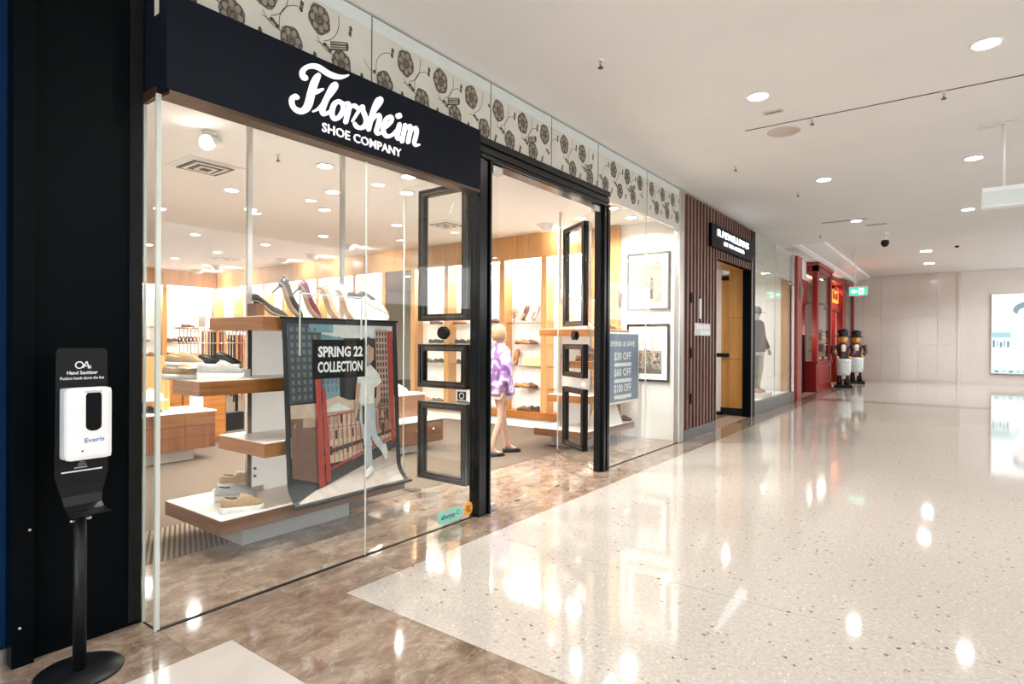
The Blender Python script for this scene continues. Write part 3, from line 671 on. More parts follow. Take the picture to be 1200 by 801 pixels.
for (x, y, z, lab) in ((0.98, 4.256, CEIL, 'sprinkler in the mall ceiling above the shop entrance'), (1.015, 7.84, CEIL, 'sprinkler in the mall ceiling before the slatted timber wall'),
                       (1.38, 9.77, CEIL, 'sprinkler in the mall ceiling before the lit sign'), (2.12, 6.63, CEIL, 'sprinkler on the ceiling slot, nearer the shop'), (3.2, 6.63, CEIL, 'sprinkler on the ceiling slot, farther from the shop'),
                       (1.02, 13.9, CEIL, 'sprinkler in the mall ceiling near the red shopfront'), (-2.13, 3.32, SHOPC, 'sprinkler in the shop ceiling over the window display')):
    sprinkler(x, y, z, lab)
o = thing('speaker_grille', 'round tan speaker grille flush in the mall ceiling', 'speaker', (1.8, 6.87, CEIL))
B().lathe([(0.165, -0.003), (0.160, -0.009), (0.15, -0.006)], (1.8, 6.87, CEIL), 0, 24).out('rim', 'stone_tile_pale', o)
B().lathe([(0.15, -0.004), (0.148, -0.007)], (1.8, 6.87, CEIL), 0, 24).out('grille', 'stone_tile', o)
for (x0, x1, y, lab) in ((1.75, 1.93, 6.22, 'small tan access plate in the mall ceiling beside the slot'), (1.25, 2.0, 12.55, 'long thin slot vent in the mall ceiling far along'), (1.9, 2.25, 13.3, 'short slot vent beside a far mall downlight')):
    o = thing('slot_vent', lab, 'vent', (x0, y, CEIL)); B().box(x0, y - 0.05, CEIL - 0.006, x1, y + 0.05, CEIL + 0.002).out('plate', 'stone_tile', o); B().box(x0 + 0.02, y - 0.012, CEIL - 0.008, x1 - 0.02, y + 0.012, CEIL - 0.005).out('slit', 'rose_mid', o)
x, y = 2.14, 14.4
o = thing('security_camera', 'black ball security camera hanging from the mall ceiling', 'camera', (x, y, CEIL))
B().lathe([(0.075, 0), (0.075, -0.02), (0.02, -0.03), (0.02, -0.10), (0.05, -0.11), (0.055, -0.16)], (x, y, CEIL), 0, 14).out('bracket', 'white_plastic', o)
B().lathe([(0.05, -0.15), (0.075, -0.18), (0.08, -0.22), (0.05, -0.28), (0.015, -0.295)], (x, y, CEIL), 0, 16).out('dome', 'black_gloss', o)
tag(B().lathe([(0.05, 0), (0.05, -0.03), (0.02, -0.05)], (3.35, 20.5, CEIL2), 0, 14).out('smoke_detector', 'black_matte'), 'small dark smoke detector on the far raised ceiling', 'detector')
# exit sign
x0, x1, y, z0, z1 = 0.885, 1.345, 19.3, 2.83, 3.10
o = thing('exit_sign', 'green running-man exit sign with arrow hanging on a white rod', 'exit sign', (1.1, y, z0))
B().box(x0, y - 0.03, z0, x1, y + 0.03, z1, 0, 0.008).out('case', 'white_plastic', o)
B().cyl((1.03, y, z1), (1.03, y, CEIL2), 0.016, 0, 10).out('rod', 'white_plastic', o)
b = B(); yy = y - 0.031
b.poly([(x0 + 0.02, yy, z0 + 0.02), (x1 - 0.02, yy, z0 + 0.02), (x1 - 0.02, yy, z1 - 0.04), (x0 + 0.02, yy, z1 - 0.04)], 0)
yy -= 0.001; cx, cz = x0 + 0.13, (z0 + z1) / 2 - 0.01
b.poly([(cx - 0.08, yy, cz), (cx, yy, cz + 0.07), (cx, yy, cz + 0.028), (cx + 0.08, yy, cz + 0.028), (cx + 0.08, yy, cz - 0.028), (cx, yy, cz - 0.028), (cx, yy, cz - 0.07)], 1)
cx = x0 + 0.31; b.poly([(cx - 0.06, yy, cz - 0.085), (cx + 0.06, yy, cz - 0.085), (cx + 0.06, yy, cz + 0.09), (cx - 0.06, yy, cz + 0.09)], 1)
yy -= 0.001
b.poly([(cx + 0.016 * math.cos(a), yy, cz + 0.055 + 0.016 * math.sin(a)) for a in [k * 0.785 for k in range(8)]], 0)
for (p, t, w) in (((0.0, 0.035), (-0.012, -0.02), 0.016), ((-0.01, -0.015), (-0.04, -0.035), 0.009), ((-0.01, -0.015), (0.02, -0.05), 0.009), ((0.02, -0.05), (0.045, -0.05), 0.008), ((0.0, 0.03), (0.04, 0.01), 0.008), ((0.0, 0.03), (-0.035, 0.005), 0.008)):
    d = Vector((t[0] - p[0], t[1] - p[1])).normalized(); nx, nz = -d.y * w, d.x * w
    b.poly([(cx + p[0] + nx, yy, cz + p[1] + nz), (cx + t[0] + nx, yy, cz + t[1] + nz), (cx + t[0] - nx, yy, cz + t[1] - nz), (cx + p[0] - nx, yy, cz + p[1] - nz)], 0)
b.out('pictogram', ['exit_green', 'exit_white'], o)
# hanging directory box at the right edge
o = thing('hanging_sign_box', 'blank pale sign box hanging on rods at the right edge of the mall', 'sign', (4.2, 7.93, 2.91))
B().box(3.51, 7.86, 2.91, 5.2, 8.0, 3.115, 0, 0.006).out('case', 'white_plastic', o)
B().box(3.52, 7.852, 2.925, 5.19, 7.862, 3.07).out('face', 'frosted', o)
for xx in (3.69, 5.02): B().cyl((xx, 7.93, 3.11), (xx, 7.93, CEIL - 0.012), 0.013, 0, 10).out('rod', 'white_plastic', o)
B().box(3.48, 7.88, CEIL - 0.012, 5.2, 7.98, CEIL + 0.002).out('ceiling_rail', 'stone_tile_pale', o)
# shop ceiling
SL = [(-0.61, 5.53), (-0.62, 6.48), (-0.5, 7.36), (-0.56, 8.08), (-2.06, 3.82), (-1.64, 4.62), (-2.2, 5.12), (-1.2, 7.69), (-3.86, 3.76), (-2.91, 4.54), (-3.85, 5.10), (-3.85, 6.45), (-4.69, 4.47), (-5.69, 3.69), (-5.68, 6.38), (-6.06, 7.36),
      (-7.39, 4.97), (-7.40, 6.30), (-9.30, 4.97), (-9.18, 6.26), (-10.89, 6.16), (-11.6, 7.2), (-0.62, 2.2), (-0.62, 3.4)]
def depth_word(x): return 'next to the window glass' if x > -1 else 'near the window' if x > -2.5 else 'in the middle' if x > -6.5 else 'deep in the shop'
cnt = {}
for (x, y) in sorted(SL, key=lambda t: (depth_word(t[0]), t[1])):
    w = depth_word(x); cnt[w] = cnt.get(w, 0) + 1
    downlight(x, y, SHOPC, 'small downlight in the shop ceiling %s, %s from the left there' % (w, ORD[cnt[w] - 1]), 'shop downlights', 0.075, SHOP_W, WARM, 'lamp_warm')
o = thing('spotlight', 'very bright adjustable spotlight on the shop ceiling at the left of the window', 'spotlight', (-2.04, 2.6, SHOPC))
B().lathe([(0.06, 0), (0.06, -0.02), (0.015, -0.03), (0.015, -0.08)], (-2.04, 2.6, SHOPC), 0, 14).out('mount', 'white_plastic', o)
B().tube([(-2.10, 2.70, SHOPC - 0.06), (-1.98, 2.54, SHOPC - 0.12)], [0.055, 0.065], 0, 14).out('head', 'white_plastic', o)
B().tube([(-1.98, 2.54, SHOPC - 0.12), (-1.976, 2.535, SHOPC - 0.122)], [0.058, 0.057], 0, 14).out('lens', 'lamp_warm', o)
lamp(o, (0.09, -0.09, -0.14), 30, 0.1, WARM, (R(25), R(30), 0), 120)
def diffuser(cx, cy, s, lab):
    o = thing('air_diffuser', lab, 'vent', (cx, cy, SHOPC), 0, 'shop air diffusers')
    b = B(); b.box(cx - s, cy - s, SHOPC - 0.010, cx + s, cy + s, SHOPC + 0.002); b.out('frame', 'white_plastic', o)
    for k in range(6):
        t = s * (0.86 - 0.14 * k)
        b = B(); z = SHOPC - 0.012 - 0.004 * k
        for (a0, c0, a1, c1) in ((-t, -t, t, -t + 0.028), (-t, t - 0.028, t, t), (-t, -t + 0.028, -t + 0.028, t - 0.028), (t - 0.028, -t + 0.028, t, t - 0.028)): b.box(cx + a0, cy + c0, z - 0.006, cx + a1, cy + c1, z + 0.004)
        b.out('louvre', 'rose_mid' if k % 2 else 'white_plastic', o)
diffuser(-3.15, 3.1, 0.29, 'square louvred air diffuser in the shop ceiling behind the spotlight')
diffuser(-10.0, 6.9, 0.3, 'square louvred air diffuser in the shop ceiling near the back corner')
diffuser(-3.2, 6.9, 0.27, 'square louvred air diffuser in the shop ceiling behind the entrance')
for i, (x, y) in enumerate(((-12.8, 7.55), (-11.5, 7.4), (-8.98, 7.65), (-7.85, 7.63), (-6.17, 7.28), (-1.9, 7.84))):
    o = thing('dome_spotlight', 'white dome spotlight on the shop ceiling washing the shelf wall, %s from the back corner' % ORD[i], 'spotlight', (x, y, SHOPC), 0, 'dome spotlights')
    B().lathe([(0.16, 0), (0.16, -0.012), (0.11, -0.02), (0.10, -0.07), (0.05, -0.11), (0.01, -0.115)], (x, y, SHOPC), 0, 16).out('body', 'white_plastic', o)
    B().box(x - 0.06, y + 0.06, SHOPC - 0.075, x + 0.06, y + 0.105, SHOPC - 0.03).out('lens', 'lamp_warm', o)
    lamp(o, (0, 0.13, -0.06), 2.2, 0.08, WARM, (R(80), 0, 0), 110)
# neighbour shop and red shop lighting
for i, (x, y) in enumerate(((-0.8, 13.6), (-0.8, 15.0), (-2.4, 14.4), (-2.0, 11.0), (-2.6, 10.0))):
    downlight(x, y, SHOPC, 'downlight in the ceiling behind the timber portal, %s of that shop' % ORD[i], 'far shop downlights', 0.075, SHOP_W * 0.8, WARM, 'lamp_warm')
o = thing('strip_light', 'warm strip light over the red shop entrance', 'ceiling light', (-0.6, 23.8, 3.9)); B().box(-0.7, 22.6, 3.85, -0.5, 25.0, 3.90).out('diffuser', 'lamp_warm', o)
lamp(o, (0, 0, -0.06), 40, 0.2, WARM, (0, 0, 0), 160, shape='RECTANGLE', size_y=2.2)

# ================================================================== SHOP SIGN
o = thing('shop_sign', 'long black fascia sign with white script lettering above the shop window', 'sign', (0.05, 2.55, 2.75))
B().box(-0.02, 1.337, 2.765, 0.10, 3.80, 3.262, 0, 0.003).out('sign_board', 'sign_navy', o)
B().box(-0.45, 1.337, 2.765, -0.02, 1.36, 3.30).out('return_panel', 'sign_navy', o)
B().box(-0.02, 1.352, 2.742, 0.098, 3.80, 2.764).out('soffit', 'bronze', o)
SCRIPT = [
    ([(2.123, 3.096), (2.109, 3.098), (2.103, 3.116), (2.113, 3.142), (2.142, 3.17), (2.183, 3.19), (2.226, 3.194), (2.281, 3.183), (2.337, 3.183), (2.394, 3.198), (2.441, 3.226)], [0.0195, 0.0195, 0.0173, 0.0149, 0.0149, 0.0161, 0.0184, 0.0195, 0.0184, 0.0126, 0.0046]),
    ([(2.216, 3.144), (2.2, 3.115), (2.182, 3.071), (2.165, 3.011), (2.151, 2.955), (2.132, 2.913), (2.102, 2.886), (2.069, 2.881), (2.043, 2.894), (2.033, 2.917), (2.037, 2.942), (2.055, 2.96), (2.069, 2.958)], [0.0161, 0.023, 0.0253, 0.0265, 0.0265, 0.0241, 0.0195, 0.0173, 0.0161, 0.0161, 0.0161, 0.0161, 0.0138]),
    ([(2.174, 3.018), (2.211, 3.043), (2.247, 3.068)], [0.0161, 0.0149, 0.0069]),
    ([(2.183, 2.911), (2.217, 2.937), (2.26, 2.991), (2.31, 3.059), (2.343, 3.109), (2.349, 3.132), (2.335, 3.133), (2.315, 3.104), (2.287, 3.042), (2.262, 2.987), (2.247, 2.94), (2.252, 2.92), (2.277, 2.926), (2.31, 2.955)], [0.0057, 0.0092, 0.0115, 0.0126, 0.0126, 0.0126, 0.0126, 0.0161, 0.0184, 0.0195, 0.0195, 0.0173, 0.0126, 0.0103]),
    ([(2.395, 3.03), (2.366, 3.031), (2.34, 3.011), (2.322, 2.973), (2.318, 2.934), (2.333, 2.913), (2.359, 2.921), (2.386, 2.952), (2.405, 2.995), (2.398, 3.026)], [0.0138, 0.0149, 0.0161, 0.0173, 0.0173, 0.0161, 0.0149, 0.0161, 0.0161, 0.0138]),
    ([(2.401, 3.023), (2.428, 3.041), (2.448, 3.038), (2.445, 2.998), (2.433, 2.955), (2.424, 2.918)], [0.0092, 0.0115, 0.0161, 0.0173, 0.0173, 0.0161]),
    ([(2.445, 2.998), (2.468, 3.033), (2.496, 3.045), (2.517, 3.038)], [0.0103, 0.0126, 0.0149, 0.0138]),
    ([(2.479, 2.94), (2.515, 3.0), (2.557, 3.061), (2.564, 3.035), (2.583, 3.001), (2.592, 2.969), (2.574, 2.93), (2.54, 2.913), (2.509, 2.914), (2.496, 2.927)], [0.0069, 0.0092, 0.0138, 0.0173, 0.0184, 0.0184, 0.0161, 0.0138, 0.0138, 0.0126]),
    ([(2.564, 2.935), (2.608, 2.979), (2.665, 3.067), (2.711, 3.133), (2.722, 3.161), (2.704, 3.163), (2.68, 3.133), (2.652, 3.063), (2.627, 2.984), (2.612, 2.924)], [0.0069, 0.0092, 0.0115, 0.0126, 0.0126, 0.0126, 0.0161, 0.0184, 0.0184, 0.0161]),
    ([(2.627, 2.974), (2.665, 3.026), (2.698, 3.047), (2.707, 3.029), (2.692, 2.973), (2.679, 2.928), (2.699, 2.919), (2.732, 2.943)], [0.0092, 0.0115, 0.0149, 0.0173, 0.0173, 0.0173, 0.0126, 0.0092]),
    ([(2.732, 2.959), (2.772, 2.991), (2.81, 3.034), (2.818, 3.063), (2.798, 3.067), (2.769, 3.042), (2.745, 2.994), (2.74, 2.951), (2.759, 2.925), (2.796, 2.929), (2.833, 2.957), (2.861, 2.991)], [0.0092, 0.0115, 0.0126, 0.0138, 0.0138, 0.0161, 0.0184, 0.0184, 0.0161, 0.0138, 0.0115, 0.0092]),
    ([(2.861, 2.986), (2.889, 3.042), (2.879, 2.991), (2.866, 2.945), (2.883, 2.934), (2.911, 2.957)], [0.0069, 0.0138, 0.0173, 0.0173, 0.0126, 0.0092]),
    ([(2.876, 3.095), (2.887, 3.101)], [0.0184, 0.0184]),
    ([(2.918, 2.975), (2.942, 3.052), (2.932, 3.001), (2.914, 2.926)], [0.008, 0.0138, 0.0173, 0.0161]),
    ([(2.932, 2.996), (2.961, 3.041), (2.99, 3.058), (2.997, 3.036), (2.983, 2.983), (2.972, 2.937)], [0.0092, 0.0115, 0.0149, 0.0173, 0.0173, 0.0161]),
    ([(2.986, 2.995), (3.015, 3.041), (3.045, 3.061), (3.057, 3.042), (3.045, 2.989), (3.033, 2.948), (3.05, 2.934), (3.08, 2.946)], [0.0092, 0.0115, 0.0149, 0.0173, 0.0173, 0.0161, 0.0126, 0.008]),
]
def stroke(b, pts, rad, x0, x1):
    """a thick pen stroke through the points, given thickness in x"""
    P, W = [], []
    n = len(pts)
    for i in range(n - 1):
        p0, p1, p2, p3 = (Vector(pts[max(i - 1, 0)]), Vector(pts[i]), Vector(pts[i + 1]), Vector(pts[min(i + 2, n - 1)]))
        for k in range(4):
            t = k / 4
            P.append(0.5 * (2 * p1 + (p2 - p0) * t + (2 * p0 - 5 * p1 + 4 * p2 - p3) * t * t + (3 * p1 - p0 - 3 * p2 + p3) * t ** 3)); W.append(rad[i] * (1 - t) + rad[i + 1] * t)
    P.append(Vector(pts[-1])); W.append(rad[-1])
    L_, R_ = [], []
    for i, p in enumerate(P):
        d = P[min(i + 1, len(P) - 1)] - P[max(i - 1, 0)]; d.normalize(); nn = Vector((-d.y, d.x)) * W[i]
        L_.append(p + nn); R_.append(p - nn)
    for i in range(len(P) - 1):
        b.prism([tuple(L_[i]), tuple(L_[i + 1]), tuple(R_[i + 1]), tuple(R_[i])], 'x', x0, x1)
    for i in range(0, len(P)):
        if i % 2 == 0 or i == len(P) - 1: b.prism([(P[i].x + W[i] * math.cos(2 * math.pi * k / 12), P[i].y + W[i] * math.sin(2 * math.pi * k / 12)) for k in range(12)], 'x', x0, x1 + 0.0002)
b = B()
for pts, rad in SCRIPT:
    if len(pts) > 2: stroke(b, pts, [q_ * 0.84 for q_ in rad], 0.10, 0.118)
b.out('script_lettering', 'letter_white', o)
b = B()
for pts, rad in SCRIPT:
    if len(pts) == 2: stroke(b, pts, rad, 0.10, 0.118)
b.out('script_dot', 'letter_white', o)
text('sign_lettering', 'SHOE COMPANY', o, 'letter_white', (0.10, 2.25, 2.808), (0, 1, 0.006), (0, 0, 1), 0.662, 0.058, 0.006, 0.010)

# ================================================================== HAND SANITISER STAND
sx, sy = 0.137, 0.965
o = thing('sanitiser_stand', 'black floor stand with round base carrying the hand sanitiser dispenser', 'stand', (sx, sy, 0))
B().lathe([(0.168, 0.0), (0.170, 0.006), (0.165, 0.012), (0.03, 0.018)], (sx, sy, 0), 0, 36).out('base', 'black_plastic', o)
B().cyl((sx, sy, 0.015), (sx, sy, 0.715), 0.026, 0, 20).out('pole', 'black_plastic', o)
for (yy, xx) in ((0.027, 0.0), (-0.027, 0.0)): B().cyl((sx + 0.01, sy + yy * 0.8, 0.69), (sx + 0.01, sy + yy * 1.5, 0.69), 0.007, 0, 8).out('clamp_screw', 'steel', o)
xb = 0.118                                      # back plate plane, bent forward into a drip tray at the bottom
prof = [(xb, 1.445), (xb, 0.83), (xb + 0.004, 0.79), (xb + 0.02, 0.755), (xb + 0.05, 0.735), (xb + 0.09, 0.728), (xb + 0.125, 0.732)]
hw = [0.098, 0.100, 0.088, 0.072, 0.070, 0.074, 0.076]
pp = [(xb, 1.458, 0.086), (xb, 1.445, 0.098), (xb, 0.95, 0.102), (xb, 0.89, 0.102), (xb + 0.001, 0.84, 0.090), (xb + 0.005, 0.795, 0.078), (xb + 0.02, 0.755, 0.072), (xb + 0.05, 0.735, 0.071), (xb + 0.09, 0.727, 0.075), (xb + 0.125, 0.730, 0.076)]
b = B(); rings = []
for i, (x, z, w) in enumerate(pp):
    tx, tz = (pp[min(i + 1, len(pp) - 1)][k] - pp[max(i - 1, 0)][k] for k in (0, 1)); l = math.hypot(tx, tz); nx, nz = -tz / l * 0.003, tx / l * 0.003
    rings.append([(x + nx, sy + 0.012 - w, z + nz), (x + nx, sy + 0.012 + w, z + nz), (x - nx, sy + 0.012 + w, z - nz), (x - nx, sy + 0.012 - w, z - nz)])
b.loft(rings, 0, True, False); bp = b.out('back_plate', 'black_plastic', o)
cy = sy + 0.012
b = B()
for k in range(20):
    a0, a1 = 2 * math.pi * k / 20, 2 * math.pi * (k + 1) / 20
    b.poly([(xb + 0.0045, cy - 0.012 + r * math.cos(a), 1.382 + r * math.sin(a)) for r, a in ((0.012, a0), (0.017, a0), (0.017, a1), (0.012, a1))])
for (p, t, w) in (((0.002, -0.013), (0.016, 0.016), 0.0025), ((0.016, 0.016), (0.026, -0.013), 0.0025), ((0.004, -0.004), (0.034, -0.006), 0.0022), ((0.020, -0.014), (0.034, -0.014), 0.002)):
    d = Vector((t[0] - p[0], t[1] - p[1])).normalized(); ny, nz = -d.y * w, d.x * w
    b.poly([(xb + 0.0046, cy + p[0] + ny, 1.382 + p[1] + nz), (xb + 0.0046, cy + t[0] + ny, 1.382 + t[1] + nz), (xb + 0.0046, cy + t[0] - ny, 1.382 + t[1] - nz), (xb + 0.0046, cy + p[0] - ny, 1.382 + p[1] - nz)])
b.out('logo', 'white_plastic', bp)
text('plate_lettering', 'Hand Sanitiser', bp, 'white_plastic', (xb + 0.003, cy - 0.058, 1.340), (0, 1, 0), (0, 0, 1), 0.118, 0.016, 0.001, 0.02)
text('plate_lettering', 'Position hands above the line', bp, 'white_plastic', (xb + 0.003, cy - 0.083, 1.317), (0, 1, 0), (0, 0, 1), 0.168, 0.013, 0.001, 0.01)
b = B(); b.box(xb + 0.003, cy - 0.078, 0.902, xb + 0.0045, cy + 0.078, 0.908); b.out('white_line', 'white_plastic', bp)
b = B()
for k in range(3): b.box(xb + 0.003, cy - 0.010 - 0.004 * k, 0.944 - 0.008 * k, xb + 0.0042, cy + 0.010 + 0.004 * k, 0.946 - 0.008 * k)
b.box(xb + 0.003, cy - 0.030, 0.918, xb + 0.0042, cy + 0.02, 0.922); b.out('hand_symbol', 'grey_plastic', bp)
dsp = thing('hand_sanitiser_dispenser', 'white hand sanitiser dispenser with dark window mounted on the black stand', 'dispenser', (xb + 0.055, cy, 0.965))
b = B(); b.box(xb + 0.0035, cy - 0.088, 0.968, xb + 0.060, cy + 0.088, 1.282, 0, 0.012); b.out('housing', 'grey_plastic', dsp)
b = B()
for (w, z0, z1, x0, x1) in ((0.088, 0.965, 1.285, 0.052, 0.105),): b.box(xb + x0, cy - w, z0, xb + x1, cy + w, z1, 0, 0.022)
cov = b.out('cover', 'white_plastic', dsp)
pts = [(cy + 0.012 + 0.030 * math.cos(a), 1.115 + 0.022 * math.sin(a)) for a in [math.pi + k * math.pi / 8 for k in range(9)]] + [(cy + 0.042, 1.250), (cy + 0.036, 1.262), (cy - 0.012, 1.262), (cy - 0.018, 1.250)]
B().prism(pts, 'x', xb + 0.1035, xb + 0.1065).out('window', 'black_gloss', dsp)
B().box(xb + 0.10, cy - 0.022, 1.264, xb + 0.107, cy + 0.045, 1.272, 0, 0.002).out('window_lip', 'grey_plastic', dsp)
text('brand_lettering', 'Everis', dsp, 'brand_blue', (xb + 0.105, cy - 0.022, 1.043), (0, 1, 0.03), (0, 0, 1), 0.075, 0.020, 0.001, 0.01)
B().cyl((xb + 0.104, cy - 0.030, 1.008), (xb + 0.107, cy - 0.030, 1.008), 0.004, 0, 10).out('sensor', 'black_matte', dsp)

# ================================================================== STICKERS AND PLACARD ON THE GLASS
o = thing('pill_sticker', 'green pill-shaped payment sticker low on the window glass beside the door frame', 'sticker', (0.007, 3.55, 0.02))
pts = []
for (c, a0) in ((3.64, -90), (3.46, 90)):
    for k in range(9): a = R(a0 + k * 22.5); pts.append((c + 0.062 * math.cos(a), 0.078 + 0.056 * math.sin(a)))
B().prism(pts, 'x', 0.0062, 0.0075).out('plaque', 'sticker_green', o)
text('sticker_lettering', 'afterpay', o, 'black_matte', (0.0075, 3.445, 0.050), (0, 1, 0), (0, 0, 1), 0.165, 0.052, 0.0006, 0.01)
b = B(); arc(b, 3.645, 0.086, 0.016, 0.016, 0.4, 5.6, 0.0028, 0.0079, 0, 12); b.out('loop_mark', 'black_matte', o)
o = thing('round_sticker', 'round orange sticker low on the window glass next to the door frame', 'sticker', (0.007, 3.775, 0.02))
b = B(); b.prism([(3.775 + 0.052 * math.cos(k * math.pi / 12), 0.085 + 0.060 * math.sin(k * math.pi / 12)) for k in range(24)], 'x', 0.0062, 0.0075); b.out('plaque', 'sticker_orange', o)
b = B()
for (y0, y1, z) in ((3.745, 3.80, 0.098), (3.74, 3.79, 0.078), (3.755, 3.81, 0.058)): b.box(0.0075, y0, z, 0.0080, y1, z + 0.010)
b.out('print', 'red_paint', o)
o = thing('collection_placard', 'black placard with white seasonal lettering on the inside of the window', 'placard', (-0.012, 2.48, 1.25))
B().box(-0.0115, 2.265, 1.248, -0.0075, 2.698, 1.503).out('board', 'black_matte', o)
text('placard_lettering', 'SPRING 22', o, 'white_plastic', (-0.0075, 2.305, 1.388), (0, 1, 0), (0, 0, 1), 0.36, 0.072, 0.0008, 0.034)
text('placard_lettering', 'COLLECTION', o, 'white_plastic', (-0.0075, 2.303, 1.288), (0, 1, 0), (0, 0, 1), 0.36, 0.072, 0.0008, 0.030)
o = thing('sign_stand', 'clear acrylic sign stand outline behind the black placard', 'sign stand', (-0.06, 2.45, 1.5))
for (y0, z0, y1, z1) in ((2.17, 1.40, 2.178, 1.80), (2.17, 1.79, 2.66, 1.80), (2.652, 1.505, 2.66, 1.80)): B().box(-0.016, y0, z0, -0.0075, y1, z1).out('edge', 'glass_edge', o)

# ================================================================== DISPLAY TOWERS BEHIND THE GLASS
def tower(lab, A, Bs, C, D, pan, dark):
    yA0, yA1 = A; o = thing('display_tower', lab, 'display stand', (-1.15, (yA0 + yA1) / 2, 0))
    B().box(-1.38, yA0 + 0.25, 0.0, -0.86, yA1 - 0.47, 0.17, 0, 0.004).out('plinth', 'grey_plastic', o)
    def shelf(x0, x1, y0, y1, zt, th, mat):
        s = B().box(x0, y0, zt - th, x1, y1, zt - 0.006, 0, 0.002).out('shelf', mat, o)
        B().box(x0 + 0.006, y0 + 0.006, zt - 0.007, x1 - 0.006, y1 - 0.006, zt).out('shelf_top', 'white_lam', s)
    shelf(-1.52, -0.68, yA0, yA1, 0.272, 0.104, 'walnut')
    shelf(-1.36, -0.70, *Bs, 0.750, 0.105, 'oak'); shelf(-1.24, -0.84, *C, 1.213, 0.105, 'oak'); shelf(-1.48, -0.70, *D, 1.675, 0.102, 'oak')
    for y in pan: B().box(-1.268, y - 0.018, 0.272, -1.232, y + 0.018, SHOPC).out('pole', 'steel', o)
    B().box(-1.256, pan[0] + 0.018, 0.272, -1.244, pan[1] - 0.018, 1.573).out('panel', 'emissive_panel', o)  # brightness comes from emission put into the panel, not from a lamp
    for z in (0.40, 0.46): B().cyl((-1.244, pan[0] + 0.05, z), (-1.232, pan[0] + 0.05, z), 0.012, 0, 10).out('stud', 'steel', o)
    return o
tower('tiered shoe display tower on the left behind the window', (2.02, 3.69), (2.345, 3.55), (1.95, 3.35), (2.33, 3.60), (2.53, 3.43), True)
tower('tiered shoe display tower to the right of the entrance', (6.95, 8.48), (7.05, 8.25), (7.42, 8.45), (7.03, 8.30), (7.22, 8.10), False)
T2 = bpy.data.objects['display_tower.001']
for y in (7.6, 8.2): B().box(-0.705, y, 1.60, -0.640, y + 0.03, 1.632).out('poster_hook', 'steel', T2)

# window banner of a person before a city railing
o = thing('window_banner', 'tall printed banner of a person walking by a city railing on the left display tower', 'banner', (-0.655, 3.0, 0.2))
def bsurf(s, t, k=0):
    """banner sheet: s across, t down; hangs straight and kicks outward at the foot"""
    y = 2.452 + 1.108 * s + 0.04 * t; e = 0.0016 * k
    if t < 0.85: return (-0.660 + 0.028 * t + e, y, 1.665 - 1.415 * t)
    u = (t - 0.85) / 0.15; return (-0.636 + 0.115 * u * u + e, y, 1.665 - 1.415 * 0.85 - 0.205 * u + 0.02 * u * u + e * 0.5 * u)
def strip(b, f, g, s0, s1, m, k, ts=None, n=1):
    """print area between the curves f and g (t of s), split fine enough to follow the sheet"""
    for i in range(n):
        a, c = s0 + (s1 - s0) * i / n, s0 + (s1 - s0) * (i + 1) / n
        for j in range(6):
            t = lambda s, q: f(s) + (g(s) - f(s)) * q / 6
            b.poly([bsurf(a, t(a, j), k), bsurf(c, t(c, j), k), bsurf(c, t(c, j + 1), k), bsurf(a, t(a, j + 1), k)], m)
b = B(); T = [i / 8 * 0.84 for i in range(9)] + [0.85 + 0.15 * i / 8 for i in range(1, 9)]
for t0, t1 in zip(T, T[1:]): b.poly([bsurf(0, t0), bsurf(1, t0), bsurf(1, t1), bsurf(0, t1)])
sh = b.out('sheet', 'banner_black', o); md = sh.modifiers.new('thickness', 'SOLIDIFY'); md.thickness = 0.003; md.offset = -1
B().tube([bsurf(-0.02, 1.0), bsurf(1.02, 1.0)], 0.012, 0, 10).out('bottom_bar', 'black_plastic', o)
B().box(-0.668, 2.44, 1.655, -0.655, 3.575, 1.672).out('top_bar', 'black_plastic', o)
BM = ['pr_sky', 'pr_slate', 'pr_glass', 'pr_pane', 'pr_brick', 'pr_red', 'pr_cream', 'pr_tan', 'pr_brown', 'pr_paving', 'pr_white', 'pr_denim', 'pr_dark', 'pr_skin']
for nm, c in zip(BM, ((0.60, 0.62, 0.61), (0.055, 0.07, 0.085), (0.17, 0.30, 0.36), (0.15, 0.17, 0.19), (0.46, 0.29, 0.24), (0.38, 0.045, 0.03), (0.58, 0.46, 0.35), (0.40, 0.28, 0.20), (0.17, 0.095, 0.07), (0.47, 0.39, 0.35), (0.68, 0.68, 0.66), (0.45, 0.50, 0.55), (0.035, 0.033, 0.033), (0.50, 0.32, 0.24))):
    plain(nm, c, 0.5, var=0.12, scale=14)
b = B()
def rect(s0, t0, s1, t1, m, k): b.poly([bsurf(s0, t0, k), bsurf(s1, t0, k), bsurf(s1, t1, k), bsurf(s0, t1, k)], m)
def pol(pts, m, k): b.poly([bsurf(s, t, k) for s, t in pts], m)
rect(0.035, 0.03, 0.955, 0.84, 0, 1)
rect(0.035, 0.03, 0.30, 0.45, 1, 2); pol([(0.28, 0.08), (0.44, 0.10), (0.44, 0.45), (0.28, 0.45)], 2, 2); rect(0.20, 0.03, 0.40, 0.075, 2, 3)
for i in range(5):
    for j in range(10): rect(0.055 + 0.045 * i, 0.05 + 0.04 * j, 0.078 + 0.045 * i, 0.073 + 0.04 * j, 3, 3)
for i in range(4):
    for j in range(4): rect(0.30 + 0.034 * i, 0.24 + 0.045 * j, 0.318 + 0.034 * i, 0.27 + 0.045 * j, 3, 3)
pol([(0.44, 0.09), (0.60, 0.16), (0.72, 0.20), (0.72, 0.30), (0.44, 0.30)], 2, 2); pol([(0.44, 0.11), (0.58, 0.165), (0.58, 0.18), (0.44, 0.15)], 1, 3)
rect(0.78, 0.05, 0.90, 0.66, 4, 3)
for i in range(4):
    for j in range(15): rect(0.788 + 0.028 * i, 0.065 + 0.037 * j, 0.803 + 0.028 * i, 0.088 + 0.037 * j, 12, 4)
